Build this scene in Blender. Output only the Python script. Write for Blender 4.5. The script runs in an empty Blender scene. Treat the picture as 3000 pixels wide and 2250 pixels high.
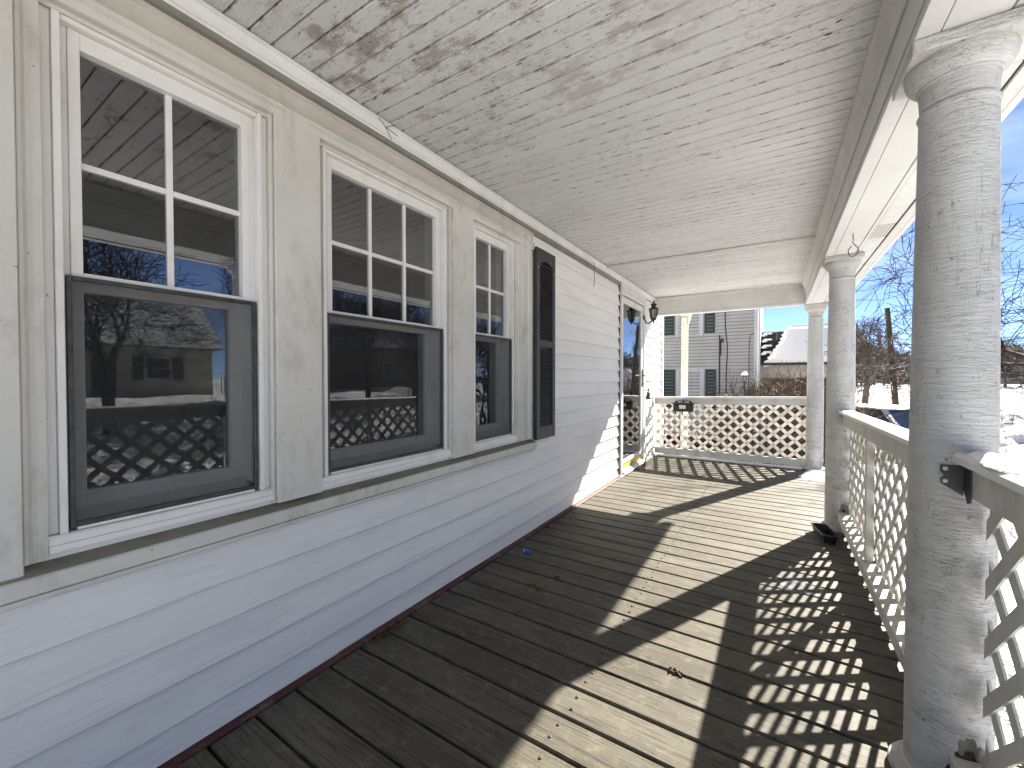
import bpy, bmesh, math, random
from mathutils import Vector, Matrix, noise as mnoise
random.seed(7)
SC = bpy.context.scene
COL = SC.collection
R = math.radians

# ------------------------------------------------------------------ camera, sky, sun, exposure
H = 1.15
PSI, TH = math.atan(772 / 1210), math.atan(20 / 1210)
cd = bpy.data.cameras.new("camera")
cam = bpy.data.objects.new("camera", cd)
COL.objects.link(cam)
cd.sensor_width = 36.0
cd.lens = 36.0 * 1210 / 3000
cd.clip_start, cd.clip_end = 0.02, 2000
fw = Vector((-math.sin(PSI) * math.cos(TH), math.cos(PSI) * math.cos(TH), -math.sin(TH)))
rt = Vector((math.cos(PSI), math.sin(PSI), 0))
up = rt.cross(fw)
cam.matrix_world = Matrix(((rt.x, up.x, -fw.x, 0), (rt.y, up.y, -fw.y, 0), (rt.z, up.z, -fw.z, H), (0, 0, 0, 1)))
SC.camera = cam

SUN = Vector((0.445, 1.0, 0.687)).normalized()
ELEV = math.asin(SUN.z)
AZ = math.atan2(SUN.x, SUN.y)
w = bpy.data.worlds.new("World")
SC.world = w
w.use_nodes = True
wt = w.node_tree
bg = wt.nodes["Background"]
sky = wt.nodes.new("ShaderNodeTexSky")
sky.sky_type = 'NISHITA'
sky.sun_disc = False
sky.sun_elevation = ELEV
sky.sun_rotation = AZ
sky.air_density = 0.27
sky.dust_density = 0.0
sky.ozone_density = 2.0
# a few thin clouds: brighter, whiter patches of sky
tc = wt.nodes.new("ShaderNodeTexCoord")
mp = wt.nodes.new("ShaderNodeMapping")
mp.inputs['Scale'].default_value = (1.0, 1.0, 3.2)
nz = wt.nodes.new("ShaderNodeTexNoise")
nz.inputs['Scale'].default_value = 2.6
nz.inputs['Detail'].default_value = 7
nz.inputs['Roughness'].default_value = 0.62
rp = wt.nodes.new("ShaderNodeMapRange")
rp.inputs['From Min'].default_value = 0.47
rp.inputs['From Max'].default_value = 0.74
rp.inputs['To Max'].default_value = 0.4
mx = wt.nodes.new("ShaderNodeMix")
mx.data_type = 'RGBA'
hs = wt.nodes.new("ShaderNodeMix")
hs.data_type = 'RGBA'
hs.inputs[0].default_value = 0.04
hs.inputs[7].default_value = (3.6, 4.0, 4.6, 1)
wt.links.new(sky.outputs[0], hs.inputs[6])
wt.links.new(tc.outputs['Generated'], mp.inputs[0])
wt.links.new(mp.outputs[0], nz.inputs['Vector'])
wt.links.new(nz.outputs[0], rp.inputs['Value'])
wt.links.new(rp.outputs[0], mx.inputs[0])
wt.links.new(hs.outputs[2], mx.inputs[6])
mx.inputs[7].default_value = (4.3, 5.2, 6.4, 1)
wt.links.new(mx.outputs[2], bg.inputs[0])
bg.inputs[1].default_value = 0.055

sd = bpy.data.lights.new("sun", 'SUN')
sd.energy = 4.2
sd.angle = R(0.53)
sd.color = (1.0, 0.93, 0.82)
so = bpy.data.objects.new("sun", sd)
COL.objects.link(so)
so.rotation_euler = SUN.to_track_quat('Z', 'Y').to_euler()

SC.view_settings.view_transform = 'Standard'
SC.view_settings.look = 'None'
SC.view_settings.gamma = 1.0
SC.view_settings.use_curve_mapping = False
SC.view_settings.exposure = 2.48
SC.render.engine = 'CYCLES'
SC.cycles.max_bounces = 10
SC.cycles.diffuse_bounces = 6
SC.cycles.glossy_bounces = 5
SC.cycles.transparent_max_bounces = 16
SC.cycles.use_denoising = True
SC.cycles.sample_clamp_indirect = 8.0

# ------------------------------------------------------------------ node materials
class NT:
    def __init__(s, name):
        s.m = bpy.data.materials.new(name)
        s.m.use_nodes = True
        s.t = s.m.node_tree
        s.b = s.t.nodes["Principled BSDF"]
        s.out = s.t.nodes["Material Output"]
        s._pos = None
    def n(s, kind, **kw):
        nd = s.t.nodes.new(kind)
        for k, v in kw.items():
            setattr(nd, k, v)
        return nd
    def l(s, a, b):
        s.t.links.new(a, b)
    def pos(s):
        if s._pos is None:
            s._pos = s.n("ShaderNodeNewGeometry")
        return s._pos.outputs['Position']
    def scaled(s, sc):
        v = s.n("ShaderNodeVectorMath", operation='MULTIPLY')
        s.l(s.pos(), v.inputs[0])
        v.inputs[1].default_value = sc if hasattr(sc, '__len__') else (sc, sc, sc)
        return v.outputs[0]
    def noise(s, sc, detail=4, rough=0.55, dist=0.0):
        nd = s.n("ShaderNodeTexNoise")
        s.l(s.scaled(sc), nd.inputs['Vector'])
        nd.inputs['Scale'].default_value = 1.0
        nd.inputs['Detail'].default_value = detail
        nd.inputs['Roughness'].default_value = rough
        nd.inputs['Distortion'].default_value = dist
        return nd.outputs[0]
    def voro(s, sc, feature='DISTANCE_TO_EDGE', rnd=1.0):
        nd = s.n("ShaderNodeTexVoronoi", feature=feature)
        s.l(s.scaled(sc), nd.inputs['Vector'])
        nd.inputs['Scale'].default_value = 1.0
        nd.inputs['Randomness'].default_value = rnd
        return nd.outputs[0]
    def rng(s, v, a, b, c=0.0, d=1.0):
        nd = s.n("ShaderNodeMapRange")
        s.l(v, nd.inputs['Value'])
        for k, x in zip(('From Min', 'From Max', 'To Min', 'To Max'), (a, b, c, d)):
            nd.inputs[k].default_value = x
        return nd.outputs[0]
    def math(s, op, a, b):
        nd = s.n("ShaderNodeMath", operation=op)
        for i, x in enumerate((a, b)):
            if hasattr(x, 'is_output'):
                s.l(x, nd.inputs[i])
            else:
                nd.inputs[i].default_value = x
        return nd.outputs[0]
    def mix(s, f, a, b, blend='MIX'):
        nd = s.n("ShaderNodeMix", data_type='RGBA', blend_type=blend)
        for i, x in ((0, f), (6, a), (7, b)):
            if hasattr(x, 'is_output'):
                s.l(x, nd.inputs[i])
            elif i == 0:
                nd.inputs[0].default_value = x
            else:
                nd.inputs[i].default_value = (*x, 1)
        return nd.outputs[2]
    def bump(s, hgt, strength=0.3, dist=0.01, prev=None):
        nd = s.n("ShaderNodeBump")
        nd.inputs['Strength'].default_value = strength
        nd.inputs['Distance'].default_value = dist
        s.l(hgt, nd.inputs['Height'])
        if prev is not None:
            s.l(prev, nd.inputs['Normal'])
        return nd.outputs[0]
    def rand(s):
        return s.n("ShaderNodeObjectInfo").outputs['Random']
    def zpart(s):
        nd = s.n("ShaderNodeSeparateXYZ")
        s.l(s.pos(), nd.inputs[0])
        return nd.outputs
    def finish(s, col, rough=0.6, normal=None, spec=0.35, metal=0.0):
        if hasattr(col, 'is_output'):
            s.l(col, s.b.inputs['Base Color'])
        else:
            s.b.inputs['Base Color'].default_value = (*col, 1)
        if hasattr(rough, 'is_output'):
            s.l(rough, s.b.inputs['Roughness'])
        else:
            s.b.inputs['Roughness'].default_value = rough
        s.b.inputs['Specular IOR Level'].default_value = spec
        s.b.inputs['Metallic'].default_value = metal
        if normal is not None:
            s.l(normal, s.b.inputs['Normal'])
        return s.m

def simple(name, c, rough=0.6, var=0.15, sc=6.0, spec=0.35, metal=0.0, bump=0.0, bsc=60.0):
    k = NT(name)
    f = k.rng(k.noise(sc, 5, 0.6), 0.3, 0.7)
    lo = tuple(x * (1 - var) for x in c)
    hi = tuple(min(1, x * (1 + var)) for x in c)
    nrm = k.bump(k.noise(bsc, 4), bump, 0.004) if bump else None
    return k.finish(k.mix(f, lo, hi), rough, nrm, spec, metal)

M = {}
# vinyl siding on the house: pressed wood grain, chalky streaks, scuffed grime low down
k = NT("white vinyl siding")
str1 = k.noise((9, 1.6, 130), 5, 0.65)
big = k.rng(k.noise((2, 0.8, 2.2), 4, 0.6), 0.35, 0.68)
c = k.mix(big, (0.775, 0.762, 0.735), (0.845, 0.832, 0.808))
c = k.mix(k.rng(str1, 0.54, 0.70, 0, 0.75), c, (0.88, 0.87, 0.86))
c = k.mix(k.rng(k.noise((20, 2.2, 160), 4, 0.7), 0.54, 0.70, 0, 0.55), c, (0.52, 0.52, 0.525))
c = k.mix(k.rng(k.rand(), 0, 1, 0, 0.10), c, (0.5, 0.51, 0.54))
c = k.mix(k.rng(k.noise((6, 0.9, 3.5), 5, 0.7), 0.56, 0.72, 0, 0.5), c, (0.60, 0.60, 0.61))
c = k.mix(k.rng(k.noise(70, 2, 0.5), 0.74, 0.78, 0, 0.5), c, (0.36, 0.36, 0.37))
nb = k.bump(str1, 0.35, 0.006)
nb = k.bump(k.noise((14, 1.2, 5), 3), 0.2, 0.02, nb)
M['siding'] = k.finish(c, 0.55, nb, 0.3)

# old painted ceiling boards: cracks along the board, flakes, mildew blotches
k = NT("peeling white ceiling paint")
big = k.rng(k.noise((0.7, 0.9, 1), 4, 0.6), 0.3, 0.7)
c = k.mix(big, (0.605, 0.605, 0.60), (0.715, 0.715, 0.715))
c = k.mix(k.rng(k.rand(), 0, 1, 0, 0.2), c, (0.50, 0.495, 0.475))
sep = k.zpart()
near = k.rng(sep[1], 0.4, 1.9, 1, 0.0)
blot = k.math('MULTIPLY', k.rng(k.noise((5.0, 8.5, 1), 7, 0.78), 0.51, 0.58), k.rng(k.noise((1.3, 2.0, 1), 2), 0.43, 0.56))
blot = k.math('MULTIPLY', blot, k.rng(sep[1], 0.9, 2.0, 0.85, 0.12))
c = k.mix(blot, c, (0.27, 0.255, 0.22))
grain = k.noise((15, 170, 1), 5, 0.78)
patch = k.rng(k.noise((1.5, 2.6, 1), 4, 0.65), 0.43, 0.62)
far = k.rng(sep[1], 0.7, 2.6, 0.4, 1.0)
crack = k.math('MULTIPLY', k.math('MULTIPLY', k.rng(grain, 0.57, 0.61), patch), far)
c = k.mix(k.math('MULTIPLY', crack, 0.85), c, (0.19, 0.175, 0.155))
hole = k.math('MULTIPLY', k.rng(k.noise((19, 115, 1), 3, 0.6), 0.645, 0.66), patch)
c = k.mix(hole, c, (0.05, 0.043, 0.04))
fv = k.n("ShaderNodeMath", operation='FRACT')
k.l(k.math('DIVIDE', k.math('SUBTRACT', sep[1], 0.707), 0.0747), fv.inputs[0])
sd_ = k.math('MINIMUM', fv.outputs[0], k.math('SUBTRACT', 1.0, fv.outputs[0]))
chip = k.math('MULTIPLY', k.math('MULTIPLY', k.rng(k.noise((17, 52, 1), 5, 0.7), 0.535, 0.56), k.rng(sd_, 0.02, 0.13, 1, 0)), k.rng(k.noise((2.2, 1.8, 1), 3, 0.6), 0.40, 0.52))
c = k.mix(k.math('MULTIPLY', chip, 0.8), c, (0.13, 0.115, 0.10))
fl = k.voro((34, 75, 1))
flk = k.math('MULTIPLY', k.rng(fl, 0.0, 0.06, 1, 0), k.math('MULTIPLY', k.rng(k.noise((3, 5, 1), 4, 0.7), 0.52, 0.62), 0.5))
c = k.mix(flk, c, (0.36, 0.345, 0.32))
nb = k.bump(grain, 0.30, 0.006)
nb = k.bump(k.noise((45, 95, 1), 5, 0.7), 0.55, 0.006, nb)
nb = k.bump(k.rng(fl, 0, 0.1), 0.35, 0.004, nb)
M['ceiling'] = k.finish(c, 0.55, nb, 0.3)

def painted(name, lo, hi, grime, gamt=0.35, bumps=0.3, rough=0.5, dirtscale=9):
    k = NT(name)
    c = k.mix(k.rng(k.noise((1.6, 1.6, 1.1), 5, 0.62), 0.32, 0.68), lo, hi)
    g = k.math('MULTIPLY', k.rng(k.noise((dirtscale, dirtscale, dirtscale * 0.4), 6, 0.72), 0.52, 0.72), gamt)
    c = k.mix(g, c, grime)
    c = k.mix(k.rng(k.noise(55, 2), 0.735, 0.77, 0, 0.7), c, tuple(x * 0.45 for x in grime))
    nb = k.bump(k.noise(38, 5, 0.65), bumps, 0.004)
    return k.finish(c, rough, nb, 0.35)

M['cream'] = painted("aged cream painted trim", (0.52, 0.508, 0.465), (0.625, 0.615, 0.575), (0.30, 0.275, 0.225), 0.55, 0.3)
M['headcream'] = painted("aged cream head casing", (0.42, 0.39, 0.335), (0.54, 0.515, 0.465), (0.27, 0.23, 0.17), 0.45, 0.3)
M['white'] = painted("aged white trim paint", (0.62, 0.61, 0.585), (0.72, 0.715, 0.70), (0.36, 0.34, 0.30), 0.3, 0.3)
M['crown'] = painted("white crown paint", (0.66, 0.66, 0.655), (0.76, 0.76, 0.755), (0.38, 0.36, 0.33), 0.3, 0.5)
M['beam'] = painted("white beam paint", (0.56, 0.55, 0.525), (0.66, 0.655, 0.63), (0.40, 0.38, 0.34), 0.4, 0.35)
M['soffit'] = painted("white soffit paint", (0.58, 0.58, 0.57), (0.66, 0.66, 0.65), (0.46, 0.45, 0.43), 0.3, 0.35)
M['vinyl'] = painted("white vinyl window frame", (0.68, 0.665, 0.635), (0.76, 0.755, 0.74), (0.46, 0.41, 0.34), 0.35, 0.1, 0.35)
M['sill'] = painted("dirty olive sill top", (0.15, 0.14, 0.105), (0.24, 0.225, 0.18), (0.07, 0.06, 0.04), 0.6, 0.4)
M['frieze'] = painted("dark frieze gap", (0.17, 0.16, 0.14), (0.28, 0.27, 0.24), (0.07, 0.06, 0.05), 0.5, 0.4)  # darker tone for the frieze, sill crack and channel gaps
M['railwood'] = painted("weathered white rail wood", (0.47, 0.45, 0.40), (0.60, 0.585, 0.54), (0.24, 0.22, 0.17), 0.5, 0.4, 0.6, 7)
M['latticepaint'] = painted("grey white lattice paint", (0.47, 0.455, 0.405), (0.58, 0.565, 0.515), (0.26, 0.24, 0.19), 0.4, 0.3, 0.6, 9)
M['cap'] = painted("white rail cap paint", (0.66, 0.65, 0.61), (0.76, 0.75, 0.72), (0.42, 0.40, 0.34), 0.35, 0.3)
M['red'] = painted("dark red base trim", (0.060, 0.016, 0.015), (0.105, 0.034, 0.030), (0.26, 0.22, 0.19), 0.5, 0.5)

# column paint: fine horizontal curls of cracked paint
k = NT("curling white column paint")
c = k.mix(k.rng(k.noise((2.5, 2.5, 1.3), 5, 0.65), 0.3, 0.7), (0.46, 0.455, 0.43), (0.60, 0.595, 0.575))
curl = k.noise((21, 21, 125), 5, 0.70, 0.8)
c = k.mix(k.rng(curl, 0.57, 0.70, 0, 0.25), c, (0.36, 0.345, 0.31))
vl = k.noise((16, 16, 1.3), 4, 0.6, 0.4)
vline = k.math('MULTIPLY', k.rng(k.math('ABSOLUTE', k.math('SUBTRACT', vl, 0.5), 0.0), 0.002, 0.008, 1, 0), k.rng(k.noise((5, 5, 3), 4, 0.7), 0.50, 0.58))
c = k.mix(k.math('MULTIPLY', vline, 0.55), c, (0.20, 0.185, 0.16))
rid = k.noise((13, 13, 80), 4, 0.62, 1.0)
line = k.rng(k.math('ABSOLUTE', k.math('SUBTRACT', rid, 0.5), 0.0), 0.002, 0.009, 1, 0)
vm = k.rng(k.noise((9, 9, 7), 5, 0.72), 0.47, 0.60)
edge = k.math('MULTIPLY', line, vm)
c = k.mix(k.math('MULTIPLY', edge, 0.6), c, (0.22, 0.205, 0.175))
zz = k.zpart()[2]
c = k.mix(k.math('MULTIPLY', k.rng(k.noise((9, 9, 22), 6, 0.75), 0.48, 0.66), k.rng(zz, 1.0, 0.1, 0.15, 0.7)), c, (0.24, 0.23, 0.215))
c = k.mix(k.rng(k.noise(30, 3, 0.6), 0.70, 0.73, 0, 0.85), c, (0.10, 0.085, 0.07))
nb = k.bump(curl, 0.8, 0.009)
nb = k.bump(k.math('MULTIPLY', line, vm), 0.7, 0.008, nb)
nb = k.bump(k.noise((36, 36, 120), 4, 0.7), 0.45, 0.004, nb)
M['column'] = k.finish(c, 0.5, nb, 0.35)

# composite deck planks
k = NT("weathered deck plank")
gr = k.noise((3.0, 120, 1), 5, 0.7, 0.3)
gr2 = k.noise((5.0, 260, 1), 3, 0.6)
c = k.mix(k.rng(k.noise((1.3, 5, 1), 5, 0.62), 0.33, 0.68), (0.074, 0.066, 0.050), (0.140, 0.128, 0.098))
c = k.mix(k.rng(k.rand(), 0, 1, 0, 0.35), c, (0.084, 0.078, 0.064))
c = k.mix(k.rng(gr, 0.52, 0.63, 0, 0.75), c, (0.030, 0.027, 0.021))
c = k.mix(k.rng(gr2, 0.56, 0.66, 0, 0.6), c, (0.022, 0.020, 0.016))
c = k.mix(k.rng(k.noise((16, 22, 1), 6, 0.75), 0.52, 0.70, 0, 0.6), c, (0.19, 0.176, 0.138))
c = k.mix(k.rng(k.noise((60, 90, 1), 2), 0.69, 0.74, 0, 0.8), c, (0.016, 0.014, 0.012))
sep = k.zpart()
wet = k.math('MULTIPLY', k.rng(sep[0], -0.1, 0.30, 0, 0.8), k.rng(k.noise((2.4, 1.6, 1), 4, 0.6), 0.40, 0.56))
c = k.mix(k.math('MULTIPLY', wet, 0.45), c, (0.040, 0.040, 0.042))
rg = k.rng(wet, 0, 1, 0.66, 0.42)
nb = k.bump(gr, 0.5, 0.004)
nb = k.bump(gr2, 0.3, 0.002, nb)
M['deck'] = k.finish(c, rg, nb, 0.2)

# snow
k = NT("snow")
c = k.mix(k.rng(k.noise(0.5, 4), 0.3, 0.7), (0.83, 0.845, 0.87), (0.90, 0.905, 0.92))
gx_ = k.zpart()[0]
c = k.mix(k.math('MULTIPLY', k.rng(k.noise((2.2, 1.6, 2.2), 7, 0.75), 0.535, 0.60, 0, 0.95), k.rng(gx_, 1.6, 4.0, 0, 1)), c, (0.085, 0.078, 0.070))
nb = k.bump(k.noise(2.2, 6, 0.6), 1.0, 0.30)
nb = k.bump(k.noise(9, 5, 0.65), 0.9, 0.06, nb)
M['snow'] = k.finish(c, 0.9, nb, 0.03)
k = NT("clean snow")
nb = k.bump(k.noise(9, 5, 0.6), 0.4, 0.03)
M['snowclean'] = k.finish((0.86, 0.87, 0.89), 0.9, nb, 0.03)
k = NT("packed road snow")
c = k.mix(k.rng(k.noise((7, 0.5, 1), 5, 0.7), 0.42, 0.62), (0.74, 0.74, 0.75), (0.16, 0.148, 0.135))
nb = k.bump(k.noise((5, 0.4, 1), 5), 1.0, 0.20)
M['road'] = k.finish(c, 0.85, nb, 0.05)

# vinyl lattice: slightly translucent
k = NT("white vinyl lattice")
c = k.mix(k.rng(k.noise(5, 5, 0.6), 0.3, 0.7), (0.66, 0.63, 0.575), (0.74, 0.715, 0.665))
k.finish(c, 0.45, None, 0.35)
tr = k.n("ShaderNodeBsdfTranslucent")
k.l(c, tr.inputs[0])
ms = k.n("ShaderNodeMixShader")
ms.inputs[0].default_value = 0.36
k.l(k.b.outputs[0], ms.inputs[1])
k.l(tr.outputs[0], ms.inputs[2])
k.l(ms.outputs[0], k.out.inputs[0])
M['lattice'] = k.m

def glass(name, ior, tint, wob=0.0, wsc=3.0):
    k = NT(name)
    fr = k.n("ShaderNodeFresnel")
    fr.inputs[0].default_value = ior
    tp = k.n("ShaderNodeBsdfTransparent")
    tp.inputs[0].default_value = (*tint, 1)
    gl = k.n("ShaderNodeBsdfGlossy")
    gl.inputs['Roughness'].default_value = 0.0
    gl.inputs['Color'].default_value = (0.95, 0.97, 1, 1)
    if wob:
        nb = k.bump(k.noise(wsc, 2, 0.4), 1.0, wob)
        k.l(nb, gl.inputs['Normal'])
    ms = k.n("ShaderNodeMixShader")
    back = k.n("ShaderNodeNewGeometry").outputs['Backfacing']      # the pane's inner face only lets light out
    k.l(k.math('MULTIPLY', fr.outputs[0], k.math('SUBTRACT', 1.0, back)), ms.inputs[0])
    k.l(tp.outputs[0], ms.inputs[1])
    k.l(gl.outputs[0], ms.inputs[2])
    k.l(ms.outputs[0], k.out.inputs[0])
    return k.m
M['glass'] = glass("window glass", 2.5, (0.60, 0.62, 0.62), 0.0, 2.2)
M['glasslow'] = glass("double window glass", 3.6, (0.50, 0.52, 0.54), 0.0007, 2.2)
M['glassold'] = glass("wavy window glass", 3.6, (0.50, 0.52, 0.54), 0.0030, 4.5)
M['glassfar'] = glass("far window glass", 1.7, (0.75, 0.77, 0.78))
M['doorglass'] = glass("storm door glass", 2.5, (0.6, 0.62, 0.62), 0.001, 2.0)
k = NT("insect screen")
tp = k.n("ShaderNodeBsdfTransparent")
ms = k.n("ShaderNodeMixShader")
wv = k.noise((1, 1, 260), 1, 0.4)
k.l(k.rng(wv, 0.3, 0.7, 0.31, 0.33), ms.inputs[0])
k.finish((0.022, 0.024, 0.027), 0.7, None, 0.2)
k.l(tp.outputs[0], ms.inputs[1])
k.l(k.b.outputs[0], ms.inputs[2])
k.l(ms.outputs[0], k.out.inputs[0])
M['screen'] = k.m
M['frosty'] = simple("smoky lantern glass", (0.10, 0.095, 0.08), 0.15, 0.5, 30, 0.6)

M['black'] = simple("black painted metal", (0.022, 0.021, 0.020), 0.4, 0.3, 20, 0.4, 0.0, 0.3, 90)
M['blackplastic'] = simple("black plastic", (0.012, 0.012, 0.013), 0.35, 0.3, 12, 0.5)
M['shutter'] = simple("charcoal vinyl shutter", (0.035, 0.036, 0.038), 0.45, 0.25, 5, 0.4)
M['green'] = simple("dark green shutter", (0.022, 0.050, 0.043), 0.5, 0.2, 2)
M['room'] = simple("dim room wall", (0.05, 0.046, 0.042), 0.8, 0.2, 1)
M['brownwood'] = simple("brown varnished wood", (0.20, 0.085, 0.035), 0.4, 0.4, 4)
M['fan'] = simple("dark ceiling fan", (0.03, 0.026, 0.022), 0.5, 0.2, 4)
M['yellow'] = painted("yellow painted sill", (0.62, 0.40, 0.055), (0.70, 0.48, 0.09), (0.32, 0.20, 0.05), 0.4, 0.2)
M['alu'] = simple("white aluminium threshold", (0.60, 0.60, 0.59), 0.35, 0.15, 8, 0.5)
M['blue'] = simple("blue plastic cap", (0.015, 0.13, 0.55), 0.35, 0.2, 30, 0.5)
M['paper'] = simple("pale label", (0.62, 0.62, 0.60), 0.6, 0.1, 30)
M['leaf'] = simple("dry brown leaf", (0.075, 0.036, 0.016), 0.7, 0.5, 60)
M['steel'] = simple("dark screw steel", (0.045, 0.043, 0.04), 0.4, 0.4, 40, 0.5)
M['wire'] = simple("rusty wire", (0.055, 0.045, 0.038), 0.6, 0.3, 30)
M['bracket'] = simple("dark zinc bracket", (0.055, 0.055, 0.055), 0.45, 0.4, 25, 0.5, 0.4, 0.3)
M['rot'] = simple("rotted wood", (0.045, 0.036, 0.028), 0.85, 0.6, 40, 0.2, 0, 0.8, 70)
M['caulk'] = simple("grey patching caulk", (0.17, 0.155, 0.125), 0.8, 0.4, 30, 0.2, 0, 0.8, 60)
M['neigh'] = painted("grey beige siding far", (0.53, 0.50, 0.445), (0.60, 0.57, 0.515), (0.42, 0.395, 0.35), 0.3, 0.15, 0.7, 2)
M['lapshade'] = painted("painted lap shade strip", (0.20, 0.19, 0.175), (0.30, 0.285, 0.26), (0.15, 0.14, 0.125), 0.3, 0.1, 0.7, 2)  # shade under the neighbour's siding laps, put into the colour
M['brick'] = simple("red brown brick", (0.12, 0.045, 0.035), 0.85, 0.4, 9)
M['yellowhouse'] = painted("pale yellow siding", (0.54, 0.51, 0.38), (0.62, 0.585, 0.45), (0.4, 0.36, 0.22), 0.3, 0.1, 0.7, 1)
M['shingle'] = simple("dark roof shingle", (0.022, 0.020, 0.019), 0.9, 0.4, 8)
M['postpaint'] = painted("cream white post paint", (0.66, 0.63, 0.52), (0.76, 0.73, 0.64), (0.40, 0.36, 0.26), 0.3, 0.2)
M['brownfence'] = painted("brown fence boards", (0.085, 0.065, 0.04), (0.14, 0.11, 0.07), (0.05, 0.04, 0.03), 0.4, 0.2, 0.8, 4)
M['pole'] = simple("dark utility pole", (0.060, 0.042, 0.032), 0.85, 0.4, 3, 0.2, 0, 0.4, 20)
M['tyre'] = simple("black tyre rubber", (0.02, 0.02, 0.02), 0.8)
M['rim'] = simple("grey wheel rim", (0.35, 0.36, 0.37), 0.3, 0.1, 5, 0.5, 0.6)
M['carpaint'] = simple("pale blue grey car paint", (0.42, 0.50, 0.56), 0.25, 0.05, 2, 0.5)
M['cardark'] = simple("dark car paint", (0.05, 0.055, 0.06), 0.25, 0.05, 2, 0.5)
M['carglass'] = simple("tinted car glass", (0.010, 0.030, 0.075), 0.08, 0.3, 3, 0.6)
M['curtain'] = simple("white curtain", (0.55, 0.55, 0.54), 0.8, 0.15, 6)
k = NT("wet ice film")
k.finish((0.50, 0.58, 0.70), 0.12, k.bump(k.noise(30, 4), 0.3, 0.004), 0.6)
tp = k.n("ShaderNodeBsdfTransparent")
ms = k.n("ShaderNodeMixShader")
k.l(k.rng(k.noise(9, 5, 0.6), 0.40, 0.62, 0.0, 0.55), ms.inputs[0])
k.l(tp.outputs[0], ms.inputs[1])
k.l(k.b.outputs[0], ms.inputs[2])
k.l(ms.outputs[0], k.out.inputs[0])
M['ice'] = k.m
# perforated vent panel: real pits would be under a pixel, so a fine dark dot print
k = NT("perforated vent vinyl")
v = k.voro((70, 42, 1), 'F1', 0.0)
c = k.mix(k.rng(v, 0.28, 0.36, 1, 0), (0.62, 0.61, 0.55), (0.06, 0.055, 0.045))
M['vent'] = k.finish(c, 0.5, None, 0.3)

def barkmat(name, lo, hi, snow_amt):
    k = NT(name)
    c = k.mix(k.rng(k.noise((7, 7, 2), 5, 0.7), 0.35, 0.65), lo, hi)
    g = k.n("ShaderNodeNewGeometry")
    sp = k.n("ShaderNodeSeparateXYZ")
    k.l(g.outputs['Normal'], sp.inputs[0])
    f = k.math('MULTIPLY', k.rng(sp.outputs[2], 0.45, 0.75), k.rng(k.noise(1.1, 4, 0.7), 0.5 - snow_amt, 0.58))
    c = k.mix(f, c, (0.84, 0.85, 0.87))
    return k.finish(c, 0.8, None, 0.15)
M['bark'] = barkmat("snowy grey bark", (0.075, 0.060, 0.048), (0.14, 0.118, 0.095), 0.08)
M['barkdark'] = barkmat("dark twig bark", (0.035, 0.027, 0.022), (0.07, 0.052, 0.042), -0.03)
M['barkfar'] = barkmat("far twigs paled for haze", (0.17, 0.15, 0.13), (0.25, 0.225, 0.195), 0.0)  # bark colour lightened to stand in for distance haze
M['shrubtwig'] = barkmat("brown shrub twigs", (0.085, 0.058, 0.035), (0.16, 0.11, 0.065), 0.0)

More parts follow.
